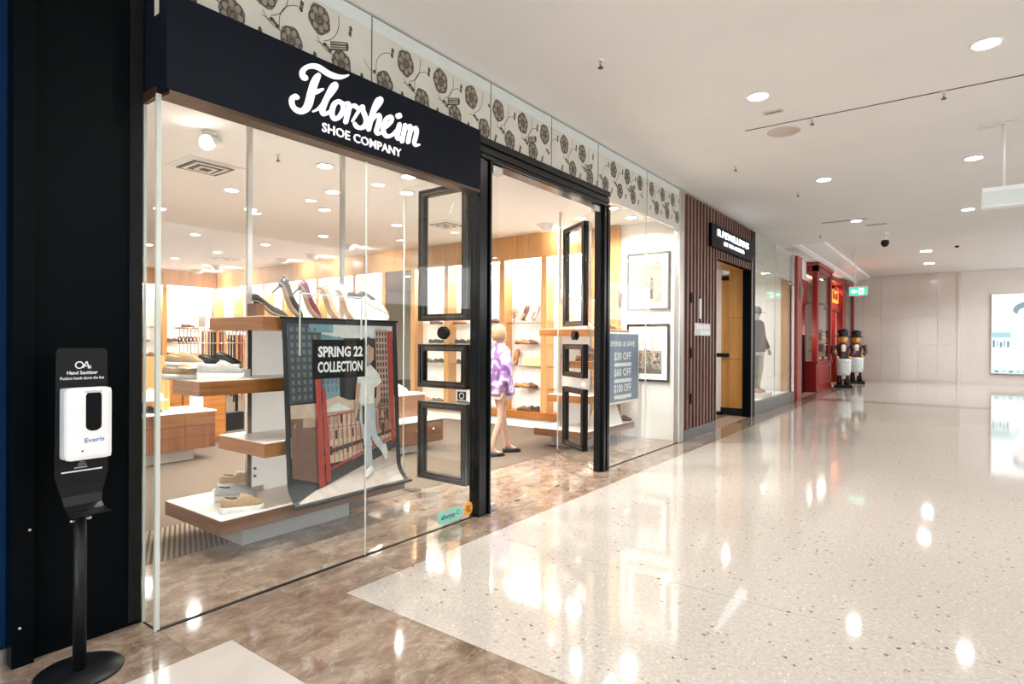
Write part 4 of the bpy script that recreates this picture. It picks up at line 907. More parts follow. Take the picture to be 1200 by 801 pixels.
rect(0.04, 0.46, 0.955, 0.80, 6, 3); pol([(0.25, 0.52), (0.30, 0.45), (0.42, 0.43), (0.52, 0.46), (0.55, 0.52)], 6, 4); pol([(0.25, 0.52), (0.42, 0.465), (0.55, 0.52)], 10, 5)
for j in range(3):
    for i in range(13):
        rect(0.29 + 0.048 * i, 0.535 + 0.085 * j, 0.31 + 0.048 * i, 0.585 + 0.085 * j, 7 if (i + j) % 3 else 12, 5)
rect(0.26, 0.515, 0.95, 0.525, 7, 6); rect(0.26, 0.60, 0.95, 0.608, 7, 6); pol([(0.26, 0.73), (0.95, 0.655), (0.95, 0.675), (0.26, 0.755)], 12, 6)
pol([(0.035, 0.53), (0.24, 0.54), (0.24, 0.90), (0.035, 0.84)], 8, 6); pol([(0.13, 0.53), (0.23, 0.54), (0.21, 0.64), (0.12, 0.66)], 4, 7)
for (x, t, w) in ((0.06, 0.56, 0.012), (0.10, 0.60, 0.01), (0.16, 0.70, 0.018), (0.20, 0.74, 0.012)): pol([(x, t), (x + w, t), (x + w * 0.8, t + 0.12), (x + 0.2 * w, t + 0.10)], 7, 7)
pol([(0.23, 0.11), (0.275, 0.11), (0.275, 0.92), (0.225, 0.92)], 5, 7); pol([(0.285, 0.38), (0.315, 0.39), (0.33, 0.90), (0.29, 0.90)], 5, 8)
pol([(0.895, 0.06), (0.945, 0.06), (0.945, 0.73), (0.905, 0.75)], 5, 7)
pol([(0.30, 0.535), (0.95, 0.505), (0.95, 0.512), (0.30, 0.543)], 5, 8); pol([(0.30, 0.83), (0.92, 0.70), (0.92, 0.712), (0.30, 0.845)], 5, 8)
for i in range(15):
    s = 0.33 + 0.039 * i; pol([(s, 0.535), (s + 0.006, 0.535), (s + 0.006, 0.825 - 0.2 * (s - 0.3)), (s, 0.825 - 0.2 * (s - 0.3))], 5, 8)
strip(b, lambda s: 0.985 - 0.27 * s if s < 0.24 else 0.93 - 0.21 * (s - 0.24), lambda s: 0.985, 0.035, 0.955, 9, 3, n=12)
strip(b, lambda s: 0.845 - 0.2 * (s - 0.3), lambda s: 0.925 - 0.21 * (s - 0.24), 0.29, 0.95, 12, 7, n=10)
# the walking person on the banner
pol([(0.60, 0.30), (0.72, 0.26), (0.80, 0.32), (0.82, 0.37), (0.75, 0.40), (0.74, 0.50), (0.61, 0.50), (0.58, 0.38)], 10, 10)
pol([(0.68, 0.13), (0.72, 0.12), (0.755, 0.16), (0.75, 0.23), (0.71, 0.26), (0.68, 0.24)], 13, 10); pol([(0.66, 0.12), (0.70, 0.095), (0.75, 0.11), (0.765, 0.17), (0.74, 0.16), (0.70, 0.14), (0.675, 0.17)], 12, 11)
pol([(0.58, 0.36), (0.62, 0.37), (0.595, 0.47), (0.575, 0.57), (0.555, 0.56), (0.565, 0.46)], 13, 11); pol([(0.77, 0.39), (0.81, 0.38), (0.80, 0.47), (0.765, 0.52), (0.755, 0.50)], 13, 11)
pol([(0.61, 0.49), (0.745, 0.49), (0.755, 0.56), (0.70, 0.70), (0.71, 0.86), (0.655, 0.86), (0.63, 0.70), (0.60, 0.58)], 11, 10); pol([(0.70, 0.60), (0.745, 0.60), (0.76, 0.68), (0.83, 0.75), (0.80, 0.79), (0.71, 0.70)], 11, 11)
pol([(0.625, 0.50), (0.66, 0.50), (0.65, 0.62), (0.625, 0.60)], 12, 12); pol([(0.635, 0.88), (0.70, 0.855), (0.715, 0.885), (0.66, 0.915), (0.61, 0.925), (0.61, 0.91)], 10, 12); pol([(0.80, 0.745), (0.84, 0.74), (0.86, 0.79), (0.845, 0.845), (0.825, 0.83), (0.80, 0.79)], 10, 12)
b.out('print', BM, o)
# sale poster right of the entrance
o = thing('sale_poster', 'blue grey sale poster with white price lettering behind the right window', 'poster', (-0.62, 8.0, 0.6))
B().box(-0.640, 7.40, 0.595, -0.628, 8.52, 1.635, 0, 0.002).out('board', 'white_lam', o)
B().box(-0.629, 7.42, 0.625, -0.625, 8.495, 1.61).out('blue_field', 'poster_blue', o)
text('poster_lettering', 'SPEND & SAVE', o, 'white_plastic', (-0.625, 7.56, 1.43), (0, 1, 0), (0, 0, 1), 0.80, 0.075, 0.001, 0.015)
for k, s in enumerate(('$30 OFF', '$60 OFF', '$100 OFF')):
    z = 1.21 - 0.235 * k
    text('poster_lettering', s, o, 'white_plastic', (-0.625, 7.68, z), (0, 1, 0), (0, 0, 1), 0.56, 0.135, 0.001, 0.02)
    B().box(-0.625, 7.69, z - 0.075, -0.624, 8.25, z - 0.022).out('poster_bar', 'white_plastic', o)
B().box(-0.625, 7.85, 0.655, -0.624, 8.08, 0.67).out('poster_bar', 'white_plastic', o)

# ================================================================== SHOES
for nm, c, rg in (('tan_suede', (0.52, 0.36, 0.22), 0.8), ('cream_suede', (0.62, 0.56, 0.48), 0.8), ('grey_canvas', (0.55, 0.56, 0.56), 0.8), ('white_leather', (0.60, 0.585, 0.56), 0.4), ('black_leather', (0.018, 0.016, 0.016), 0.3),
                  ('brown_leather', (0.15, 0.065, 0.03), 0.32), ('tan_leather', (0.50, 0.21, 0.06), 0.35), ('burgundy_leather', (0.13, 0.02, 0.035), 0.35), ('nude_leather', (0.62, 0.38, 0.24), 0.4), ('clear_nude', (0.66, 0.56, 0.50), 0.25),
                  ('dark_suede', (0.05, 0.045, 0.04), 0.85), ('white_rubber', (0.82, 0.80, 0.77), 0.5), ('brown_rubber', (0.10, 0.05, 0.03), 0.5), ('lining', (0.30, 0.20, 0.13), 0.8), ('dark_lining', (0.05, 0.04, 0.035), 0.8), ('lace_white', (0.75, 0.72, 0.68), 0.8)):
    plain(nm, c, rg, var=0.1, scale=30)
ST = [0, .05, .13, .25, .38, .48, .58, .70, .82, .92, .975, 1.0]
WD = [.014, .027, .033, .033, .0315, .033, .037, .042, .042, .031, .017, .006]
SH = {
 'sneaker': dict(h=[.086, .108, .111, .100, .098, .125, .121, .103, .084, .068, .056, .046], zb=[.046, .044, .042, .040, .038, .037, .036, .035, .035, .036, .038, .040], lo=[.004, 0, 0, 0, 0, 0, 0, 0, 0, .003, .007, .012], fl=1.10, open=(.08, .44)),
 'derby': dict(h=[.072, .082, .080, .068, .066, .086, .082, .068, .054, .046, .038, .028], zb=[.028, .027, .026, .024, .020, .016, .013, .011, .011, .013, .016, .018], lo=[.0, 0, 0, 0, .008, .007, .003, .0, 0, .004, .008, .011], fl=1.06, open=(.08, .42)),
 'pump': dict(h=[.140, .148, .138, .115, .094, .078, .070, .060, .046, .033, .022, .015], zb=[.090, .090, .087, .072, .050, .030, .016, .008, .005, .005, .006, .007], lo=[.084, .084, .081, .066, .044, .025, .011, .003, 0, 0, .001, .002], fl=1.0, open=(.04, .50)),
}
SHC = {}
def shoe_meshes(kind, up, sole, lin, lace):
    key = (kind, up, sole, lin, lace)
    if key in SHC: return SHC[key]
    d = SH[kind]; L = 0.285; b = B(); rings = []; op = []
    for t, w, h, zb in zip(ST, WD, d['h'], d['zb']):
        x = (t - 0.5) * L; isop = d['open'][0] <= t <= d['open'][1]; op.append(isop); k = 0.80 if isop else 0.48
        hc = (zb + 0.006) if isop else h + 0.003
        r = [(x, -w, zb), (x, -w * 1.05, zb + (h - zb) * .35), (x, -w * .95, zb + (h - zb) * .75), (x, -w * k, h), (x, -w * k * .85, (hc + h) / 2 if isop else h + 0.001), (x, 0, hc)]
        r += [(x, -p[1], p[2]) for p in r[4::-1]]; rings.append([b.bm.verts.new(p) for p in r])
    for i in range(len(rings) - 1):
        n = len(rings[i])
        for j in range(n):
            f = b.bm.faces.new((rings[i][j], rings[i][(j + 1) % n], rings[i + 1][(j + 1) % n], rings[i + 1][j])); f.smooth = True
            f.material_index = 1 if (op[i] and op[i + 1] and 3 <= j <= 6) else 0
    b.cap(rings[0], 0, True); b.cap(rings[-1], 0)
    out = [('upper', b.mesh('upper', [up, lin]))]
    b = B(); rs = []
    for t, w, zb, lo in zip(ST, WD, d['zb'], d['lo']):
        x = (t - 0.5) * L * 1.03; w *= d['fl']; rs.append([(x, -w, lo), (x, -w * 1.02, zb + .004), (x, w * 1.02, zb + .004), (x, w, lo)])
    b.loft(rs, 0, True, True); out.append(('sole', b.mesh('sole', [sole])))
    if lace:
        b = B()
        for k in range(4):
            t = 0.47 + 0.065 * k; x = (t - 0.5) * L; z = [0.126, 0.122, 0.114, 0.104][k] if kind == 'sneaker' else [0.088, 0.086, 0.079, 0.070][k]; w = 0.024
            b.tube([(x, -w, z - 0.014), (x + 0.004, 0, z + 0.003), (x, w, z - 0.014)], 0.0032, 0, 5)
        out.append(('laces', b.mesh('laces', [lace])))
    if kind == 'pump':
        b = B(); b.tube([(-0.5 * L + 0.022, 0, 0.087), (-0.5 * L + 0.016, 0, 0.05), (-0.5 * L + 0.014, 0, 0.0)], [0.016, 0.008, 0.006], 0, 8); out.append(('heel', b.mesh('heel', [up])))
        b = B(); b.tube([(-0.05, -0.030, 0.085), (-0.10, -0.032, 0.115), (-0.152, 0, 0.150), (-0.10, 0.032, 0.115), (-0.05, 0.030, 0.085)], 0.0035, 0, 6); out.append(('slingback_strap', b.mesh('slingback_strap', [up])))
    SHC[key] = out; return out
CS = {'sneaker': ('white_rubber', 'dark_lining', 'lace_white'), 'derby': ('brown_rubber', 'lining', 'dark_lining'), 'pump': ('lining', 'lining', None)}
def shoe(kind, up, loc, rotz, lab, group, pitch=0.0, rollx=0.0, sole=None, lin=None, s=1.0):
    d = CS[kind]; o = thing('shoe', lab, 'shoe', loc, 0, group); o.rotation_euler = (rollx, pitch, rotz); o.scale = (s, s, s)
    for nm, me in shoe_meshes(kind, up, sole or d[0], lin or d[1], d[2]): add(nm, me, o)
    return o
G = 'shoes on the left window tower'
shoe('sneaker', 'tan_suede', (-0.80, 2.235, 0.272), R(71), 'tan suede sneaker nearest the glass on the low window platform', G)
shoe('sneaker', 'grey_canvas', (-1.13, 2.36, 0.272), R(66), 'pale grey sneaker in the middle of three on the low window platform', G)
tag(B().box(-1.42, 2.33, 0.272, -1.24, 2.66, 0.315, 0, 0.004).out('riser_block', 'white_lam'), 'low white riser block under the rear tan sneaker', 'riser')
shoe('sneaker', 'cream_suede', (-1.33, 2.49, 0.315), R(66), 'beige sneaker with black lining at the back of the low window platform', G)
MATS['cream_suede'].node_tree.nodes['Color Ramp'].color_ramp.elements[0].color = (0.50, 0.38, 0.26, 1); MATS['cream_suede'].node_tree.nodes['Color Ramp'].color_ramp.elements[1].color = (0.58, 0.45, 0.32, 1)
shoe('sneaker', 'white_leather', (-0.98, 2.17, 1.213), R(72), 'white sneaker with dark heel at the front of the middle tower shelf', G, s=1.08)
tag(B().box(-1.23, 2.10, 1.213, -1.06, 2.44, 1.275, 0, 0.004).out('riser_block', 'white_lam'), 'white riser block under the black sneaker on the middle tower shelf', 'riser')
shoe('sneaker', 'black_leather', (-1.14, 2.24, 1.275), R(72), 'black sneaker on the white riser behind the white sneaker', G, s=1.05)
shoe('sneaker', 'tan_suede', (-1.16, 1.985, 1.213), R(60), 'tan sneaker at the left end of the middle tower shelf, lower of two', G, s=0.9)
o = tag(B().box(-1.24, 1.955, 1.29, -1.05, 2.10, 1.30, 0, 0.002).out('shoe_riser', 'white_lam'), 'thin white riser plate between the two tan sneakers', 'riser')
shoe('sneaker', 'tan_suede', (-1.17, 2.00, 1.30), R(64), 'tan sneaker at the left end of the middle tower shelf, upper of two', G, s=0.85)
def riser(y, z0, h, lab, x=-0.95):
    tag(B().box(x - 0.05, y - 0.035, z0, x + 0.05, y + 0.035, z0 + h, 0, 0.003).out('shoe_riser', 'acrylic'), lab, 'riser', 'clear risers under the heels')
zt = 1.675
tag(B().box(-0.97, 2.36, zt, -0.85, 2.43, zt + 0.095, 0, 0.003).out('shoe_riser', 'brown_leather'), 'brown block riser propping the first black slingback', 'riser')
shoe('pump', 'dark_suede', (-0.90, 2.50, zt + 0.012), R(84), 'black slingback pump on the brown block at the left of the top tower shelf', G, R(6))
for y, colr, nm, z in ((2.62, 'black_leather', 'black', 0.07), (2.79, 'burgundy_leather', 'burgundy', 0.065), (2.98, 'nude_leather', 'nude', 0.06), (3.15, 'clear_nude', 'pale pink', 0.05)):
    riser(y - 0.04, zt, 0.06, 'clear block riser under the %s slingback heel' % nm)
    shoe('pump', colr, (-0.90, y + 0.02, zt + z + 0.02), R(80), '%s slingback stiletto tilted toe-down on the top tower shelf' % nm, G, R(40), s=1.12)
tag(B().box(-1.02, 3.28, zt, -0.86, 3.42, zt + 0.145, 0, 0.003).out('shoe_riser', 'white_lam'), 'white column riser under the dark sneaker at the right of the top tower shelf', 'riser')
shoe('sneaker', 'dark_suede', (-0.93, 3.40, zt + 0.145), R(76), 'dark sneaker raised on the white column at the right of the top tower shelf', G, s=0.95)
shoe('sneaker', 'white_leather', (-0.86, 3.465, zt + 0.055), R(76), 'large white sneaker leaning at the right end of the top tower shelf', G, R(22), s=1.05)
# right tower goods
G = 'goods on the right tower'
o = thing('leather_bag', 'tan leather tote bag standing on the top shelf of the right tower', 'bag', (-1.2, 7.3, zt), 0, G)
b = B(); b.loft([[(-1.28, 7.18, zt), (-1.12, 7.18, zt), (-1.12, 7.42, zt), (-1.28, 7.42, zt)], [(-1.28, 7.17, zt + .2), (-1.12, 7.17, zt + .2), (-1.12, 7.43, zt + .2), (-1.28, 7.43, zt + .2)], [(-1.24, 7.19, zt + .36), (-1.16, 7.19, zt + .36), (-1.16, 7.41, zt + .36), (-1.24, 7.41, zt + .36)]], 0, True, False); b.out('body', 'tan_suede', o)
for x in (-1.23, -1.17): B().tube([(x, 7.23, zt + .35), (x, 7.25, zt + .45), (x, 7.30, zt + .48), (x, 7.35, zt + .45), (x, 7.37, zt + .35)], 0.006, 0, 6).out('handle', 'brown_leather', o)
shoe('pump', 'nude_leather', (-1.0, 7.62, zt), R(80), 'nude pump on the top shelf of the right tower behind the open door', G)
for k, (y, c) in enumerate(((7.80, 'dark_suede'), (8.00, 'brown_leather'), (8.17, 'tan_leather'))): shoe('derby', c, (-0.9, y, zt), R(50), '%s lace-up on the top shelf of the right tower, %s from the door' % (('dark', 'brown', 'tan')[k], ORD[k]), G)
shoe('derby', 'tan_leather', (-1.05, 7.55, 1.213), R(70), 'tan lace-up on the middle shelf of the right tower', G)
tag(B().box(-1.15, 7.65, 1.213, -1.0, 7.85, 1.31, 0, 0.004).out('shoe_box', 'tan_leather'), 'orange shoe box on the middle shelf of the right tower', 'box')
shoe('sneaker', 'grey_canvas', (-1.1, 7.75, 1.31), R(70), 'grey sneaker on the orange box of the right tower', G)
shoe('derby', 'brown_leather', (-0.80, 8.36, 0.272), R(60), 'brown lace-up at the far end of the low right platform', G)
shoe('derby', 'brown_leather', (-0.95, 8.33, 0.36), R(80), 'brown lace-up propped behind another at the far end of the low right platform', G, R(25))
tag(B().prism([(-1.02, 0.272), (-0.72, 0.272), (-0.86, 0.62), (-0.88, 0.62)], 'y', 7.62, 8.16).out('tent_board', 'white_lam'), 'pale tent board standing on the low right platform', 'board')

# ================================================================== WALL SHELVING
BAY_W = 12.0  # watts per metre of the fill lamp added to each bay
def bay(loc, rot, w, lab, mirror=False, shelves=True, fill=True):
    """local x along the wall, y from the front (0) into the wall (0.25)"""
    o = thing('shelf_bay', lab, 'shelving', loc, rot, 'wall shelving bays')
    def put(b, nm, mat, p=o): return add(nm, b.mesh(nm, [mat]), p)
    put(B().box(0, 0, 0.285, 0.11, 0.25, 2.93), 'divider', 'oak_up')
    n = max(1, round(w / 0.7)); s = (w) / n
    for k in range(n): put(B().box(k * s + 0.002, -0.02, 2.93, (k + 1) * s - 0.002, 0.25, SHOPC - 0.002), 'band_panel', 'oak_up')
    put(B().box(0, 0.02, 0.0, w, 0.25, 0.17), 'kick', 'white_lam')
    for k in range(n): put(B().box(k * s + 0.002, -0.03, 0.17, (k + 1) * s - 0.002, 0.25, 0.285), 'base_panel', 'oak')
    if mirror:
        put(B().box(0.11, 0.03, 0.285, w, 0.05, 2.93), 'mirror_panel', 'mirror'); return o
    put(B().box(0.11, 0.235, 0.285, w, 0.25, 2.93), 'back_panel', 'white_wall')
    if fill:
        put(B().box(0.13, 0.10, 2.915, w - 0.02, 0.14, 2.93), 'added_fill_strip', 'added_bay_glow')  # glowing strip added to whiten the bay back
        lamp(o, (w / 2 + 0.05, 0.10, 2.91), BAY_W * w, w - 0.2, WARM, (R(-18), 0, 0), 170, shape='RECTANGLE', size_y=0.04)  # area lamp added to brighten the bay from the top
    if shelves:
        for z in (0.687, 1.066, 1.446, 1.825): put(B().box(0.11, 0.03, z - 0.012, w, 0.235, z - 0.002), 'glass_shelf', 'acrylic')
    return o
BX = [-13.5, -12.43, -10.98, -10.08, -8.68, -7.33, -6.37, -5.48, -4.56, -3.2, -2.3, -1.5]
for i, (x0, x1) in enumerate(zip(BX, BX[1:])):
    bay((x0 - 0.055, 8.36, 0), 0, x1 - x0, 'mirror bay in the oak shelf wall reflecting the shop' if i == 6 else 'lit white oak-framed shelf bay on the long wall, %s from the back corner' % ORD[i], i == 6)
for i, (y0, y1) in enumerate(((6.93, 8.32), (5.5, 6.93), (4.0, 5.5))):
    bay((-13.36, y0, 0), R(90), y1 - y0, 'lit white oak-framed shelf bay on the shop back wall, %s from the corner' % ORD[i])
o = thing('timber_pilaster', 'oak clad pilaster at the end of the shelf wall beside the framed pictures', 'pilaster', (-1.1, 8.48, 0))
for (z0, z1) in ((0, 1.15), (1.153, 2.30), (2.303, 2.80), (2.803, 3.345)): B().box(-1.54, 8.50, z0, -0.985, 8.618, z1, 0, 0.003).out('clad_panel', 'oak_up', o)
o = thing('letter_bracket', 'dark V-shaped bracket on the oak pilaster', 'bracket', (-0.98, 8.48, 2.05))
B().tube([(-0.970, 8.52, 2.33), (-0.970, 8.56, 2.06), (-0.970, 8.61, 2.27)], 0.018, 0, 8).out('bracket_arms', 'brown_leather', o)
# shoes on the wall shelves
def pair(x, y, z, c1, c2, lab, rot=R(12)):
    shoe('derby', c1, (x, y - 0.05, z), rot, '%s, nearer shoe of the pair' % lab, 'shoes on the wall shelves'); shoe('derby', c2, (x + 0.10, y + 0.045, z), rot, '%s, farther shoe of the pair' % lab, 'shoes on the wall shelves')
pair(-2.78, 8.47, 1.446, 'tan_leather', 'brown_leather', 'tan and brown lace-ups, fourth shelf beside the person')
pair(-2.78, 8.47, 0.687, 'tan_leather', 'brown_leather', 'tan and brown lace-ups, second shelf beside the person')
pair(-2.72, 8.44, 0.287, 'brown_leather', 'dark_suede', 'dark brown lace-ups on the oak base right of the person', R(190))
for k, (x, c) in enumerate(((-2.72, 'brown_leather'), (-2.50, 'clear_nude'))):
    shoe('pump', c, (x, 8.47, 1.99), R(90), '%s pump standing on its toe on the upper shelf right of the person' % ('brown', 'nude')[k], 'shoes on the wall shelves', R(-80), s=1.05)
shoe('derby', 'tan_leather', (-2.95, 8.50, 1.215), R(90), 'tan shoe propped upright beside the yellow card', 'shoes on the wall shelves', R(-78))
plain('yellow_card', (0.80, 0.68, 0.36), 0.6)
tag(B().box(-2.85, 8.50, 1.066, -2.45, 8.515, 1.22).out('price_card', 'yellow_card'), 'pale yellow card on the third shelf right of the person', 'card')

o = thing('dried_flower', 'small orange dried flower on the upper shelf right of the person', 'flower', (-3.0, 8.47, 1.825))
B().tube([(-3.0, 8.47, 1.825), (-3.01, 8.47, 1.95), (-3.0, 8.47, 2.02)], 0.005, 0, 6).out('stem', 'brown_leather', o)
b = B()
for k in range(9): a = k * 0.7; b.tube([(-3.0, 8.47, 2.0), (-3.0 + 0.09 * math.cos(a), 8.47 + 0.03 * math.sin(2 * a), 2.0 + 0.09 * math.sin(a))], [0.004, 0.014], 0, 6)
b.out('petals', 'tan_leather', o)
NAMES = {'dark_suede': 'dark suede', 'brown_leather': 'brown', 'black_leather': 'black', 'tan_leather': 'tan', 'grey_canvas': 'grey', 'white_leather': 'white', 'tan_suede': 'sand'}
WS = [(-4.95, 1.446, 'dark_suede', 'derby'), (-4.72, 1.446, 'black_leather', 'derby'), (-5.15, 1.066, 'brown_leather', 'derby'), (-4.80, 1.066, 'dark_suede', 'derby'), (-5.05, 0.687, 'grey_canvas', 'sneaker'), (-4.85, 0.287, 'brown_leather', 'derby'), (-5.2, 0.287, 'tan_leather', 'derby'), (-4.92, 1.825, 'brown_leather', 'derby'),
      (-4.30, 1.825, 'tan_leather', 'derby'), (-3.95, 1.446, 'brown_leather', 'derby'), (-4.25, 1.446, 'black_leather', 'derby'), (-3.45, 1.825, 'brown_leather', 'derby'), (-4.20, 1.066, 'dark_suede', 'derby'), (-3.60, 1.066, 'tan_leather', 'derby'), (-4.10, 0.687, 'black_leather', 'derby'), (-3.7, 0.287, 'tan_leather', 'derby'), (-4.2, 0.287, 'dark_suede', 'derby'),
      (-10.4, 1.066, 'tan_leather', 'derby'), (-10.7, 0.687, 'grey_canvas', 'sneaker'), (-11.4, 1.066, 'black_leather', 'derby'), (-9.5, 1.066, 'brown_leather', 'derby'), (-9.3, 1.446, 'tan_leather', 'derby'), (-8.0, 1.066, 'dark_suede', 'derby'), (-7.0, 1.446, 'brown_leather', 'derby'), (-6.9, 1.066, 'black_leather', 'derby'), (-6.8, 0.687, 'tan_leather', 'derby'), (-12.9, 1.446, 'brown_leather', 'derby'), (-12.0, 1.446, 'tan_leather', 'derby')]
def bayno(x): return ORD[sum(1 for e in BX if e < x) - 1]
lev = {1.825: 'top', 1.446: 'fourth', 1.066: 'third', 0.687: 'second', 0.287: 'lowest'}
seen = {}
for x, z, c, kd in WS:
    side = 'left' if x < (BX[[ORD[i] for i in range(11)].index(bayno(x))] + BX[[ORD[i] for i in range(11)].index(bayno(x)) + 1]) / 2 else 'right'
    shoe(kd, c, (x, 8.47, z), R(15), '%s shoe, %s of the %s shelf, %s long-wall bay from the corner' % (NAMES[c], side, lev[z], bayno(x)), 'shoes on the wall shelves')
for y, z, c in ((7.62, 1.825, 'brown_leather'), (7.25, 1.446, 'brown_leather'), (7.05, 1.066, 'black_leather'), (6.5, 1.446, 'tan_leather'), (6.3, 1.066, 'dark_suede'), (7.9, 0.687, 'tan_leather'), (5.9, 1.825, 'brown_leather')):
    shoe('derby', c, (-13.47, y, z), R(80), '%s shoe on the %s back-wall shelf, %s' % (NAMES[c], lev[z], 'in the corner bay' if y > 6.93 else 'in the second bay from the corner'), 'shoes on the back wall', s=1.15)
o = thing('picture_stand', 'small framed picture standing on the back wall shelf near the corner', 'picture', (-13.5, 8.0, 1.825)); B().box(-13.52, 7.9, 1.825, -13.50, 8.12, 2.17).out('frame', 'grey_plastic', o); B().box(-13.501, 7.925, 1.85, -13.497, 8.095, 2.145).out('print', 'rose_light', o)

# ================================================================== SHOP FURNITURE
o = thing('display_counter', 'low walnut display counter with white top and recessed kick at the left of the shop', 'counter', (-4.55, 3.0, 0))
B().box(-4.85, 2.0, 0, -4.36, 3.55, 0.15).out('kick', 'white_lam', o)
B().box(-4.90, 1.9, 0.15, -4.205, 3.74, 0.60).out('body', 'walnut_up', o)
for i in range(5):
    for (z0, z1) in ((0.155, 0.31), (0.314, 0.44), (0.444, 0.595)):
        y0 = 1.9 + i * 0.368; B().box(-4.21, y0 + 0.002, z0, -4.195, y0 + 0.366, z1).out('front_panel', 'walnut_up' if z0 < 0.4 else 'walnut', o)
B().box(-4.91, 1.89, 0.60, -4.19, 3.75, 0.615).out('top', 'white_lam', o)
B().box(-4.62, 2.4, 0.615, -4.56, 3.35, 1.29).out('upright_panel', 'oak_up', o)
B().box(-4.56, 2.4, 0.77, -4.25, 3.2, 0.785).out('upper_shelf', 'white_lam', o)
shoe('sneaker', 'white_leather', (-4.42, 3.06, 0.785), R(60), 'white sneaker on the raised shelf of the walnut counter', 'shoes on the walnut counter')
shoe('derby', 'black_leather', (-4.42, 3.05, 0.615), R(60), 'black shoe on the walnut counter below the raised shelf', 'shoes on the walnut counter')
o = thing('sign_holder', 'clear sign holder with pale blue sheet on the walnut counter', 'sign holder', (-4.4, 3.58, 0.615))
B().box(-4.41, 3.52, 0.615, -4.39, 3.68, 0.83).out('sheet', 'frosted', o); B().box(-4.46, 3.52, 0.615, -4.34, 3.68, 0.622).out('foot', 'acrylic', o)
o = thing('rear_cabinet', 'tall walnut cabinet behind the walnut counter', 'cabinet', (-5.5, 3.6, 0))
B().box(-5.8, 2.6, 0, -5.3, 4.45, 1.22).out('body', 'walnut', o); B().box(-5.82, 2.58, 1.22, -5.28, 4.47, 1.24).out('top', 'oak', o)
for k in range(3): B().box(-5.305, 2.62 + 0.61 * k, 0.08, -5.285, 3.21 + 0.61 * k, 1.2).out('door_panel', 'oak', o)
for k, (y, c) in enumerate(((2.9, 'dark_suede'), (3.5, 'brown_leather'), (3.9, 'tan_leather'))): shoe('derby', c, (-5.5, y, 1.24), R(70), '%s shoe on top of the tall walnut cabinet' % NAMES[c], 'shoes on the rear cabinet')
# belts
o = thing('belt_rack', 'black metal belt rack with a high rail in the middle of the shop', 'rack', (-6.4, 4.9, 0))
b = B(); b.box(-6.55, 4.78, 0, -6.25, 5.25, 0.30, 0, 0.01); b.out('base', 'black_matte', o)
for y in (4.85, 5.2): B().box(-6.42, y - 0.015, 0.3, -6.38, y + 0.015, 1.72).out('upright', 'black_matte', o)
B().cyl((-6.38, 4.2, 1.68), (-6.38, 5.42, 1.68), 0.012, 0, 10).out('rail', 'chrome', o)
B().cyl((-6.30, 4.2, 1.44), (-6.30, 5.42, 1.44), 0.010, 0, 10).out('lower_rail', 'chrome', o)
BC = ['brown_leather', 'tan_leather', 'black_leather', 'tan_leather', 'burgundy_leather', 'black_leather', 'brown_leather']
for k in range(17):
    y = 4.62 + 0.047 * k; c = BC[(k * 3) % 7]; ln = 0.92 + 0.10 * ((k * 5) % 4)
    o = thing('belt', '%s leather belt hanging from the rack rail, %s from the left' % (c.split('_')[0], ORD[k] if k < 16 else 'last'), 'belt', (-6.38, y, 1.68 - ln), 0, 'belts on the rack')
    B().box(-6.375, y - 0.017, 1.68 - ln, -6.368, y + 0.017, 1.63).out('strap', c, o)
    B().tube([(-6.37, y - 0.02, 1.62), (-6.37, y + 0.02, 1.62), (-6.37, y + 0.02, 1.67), (-6.37, y - 0.02, 1.67)], 0.004, 0, 6, True).out('buckle', 'chrome' if k % 2 else 'rose_light', o)
for k in range(12):
    y = 4.24 + 0.035 * (k % 6) * 1.6; z = 1.24 + 0.26 * (k // 6); c = BC[(k * 2) % 7]
    o = thing('rolled_belt', '%s coiled belt at the left of the belt rack, %s row, %s from the left' % (c.split('_')[0], 'upper' if k > 5 else 'lower', ORD[k % 6]), 'belt', (-6.31, y, z), 0, 'coiled belts on the rack')
    B().tube([(-6.31, y + 0.001, z + 0.045), (-6.31, y + 0.022, z + 0.02), (-6.31, y + 0.018, z - 0.03), (-6.31, y - 0.012, z - 0.045), (-6.31, y - 0.022, z), (-6.31, y - 0.01, z + 0.04)], 0.012, 0, 6).out('coil', c, o)
    B().box(-6.314, y - 0.004, z + 0.05, -6.308, y + 0.004, 1.66 if k > 5 else 1.44).out('hook', 'chrome', o)
for k in range(6):
    y = 5.0 + 0.06 * k
    tag(B().box(-6.362, y, 1.58, -6.358, y + 0.035, 1.64).out('price_tag', 'white_plastic'), 'white price tag on the belt rail, %s from the left' % ORD[k], 'tag', 'tags on the belt rail')
# service bench seen through the open door
o = thing('drawer_bench', 'walnut drawer bench with white top and pale plinth behind the banner', 'bench', (-2.9, 5.6, 0))
B().box(-3.2, 4.75, 0, -2.55, 5.75, 0.12).out('plinth', 'white_lam', o)
B().box(-3.35, 4.55, 0.12, -2.42, 6.02, 0.42).out('body', 'walnut', o)
for k in range(2): 
    dr = B().box(-2.425, 4.57 + 0.725 * k, 0.14, -2.40, 5.28 + 0.725 * k, 0.40).out('drawer', 'walnut', o)
    for yy in (0.2, 0.52): B().cyl((-2.40, 4.57 + 0.725 * k + yy, 0.29), (-2.375, 4.57 + 0.725 * k + yy, 0.29), 0.018, 0, 10).out('knob', 'chrome', dr)
B().box(-3.37, 4.53, 0.42, -2.39, 6.04, 0.44).out('top', 'white_lam', o)
B().box(-3.30, 4.9, 0.44, -2.75, 6.0, 0.74).out('upper_block', 'walnut', o); B().box(-3.31, 4.89, 0.74, -2.74, 6.01, 0.76).out('upper_top', 'white_lam', o)
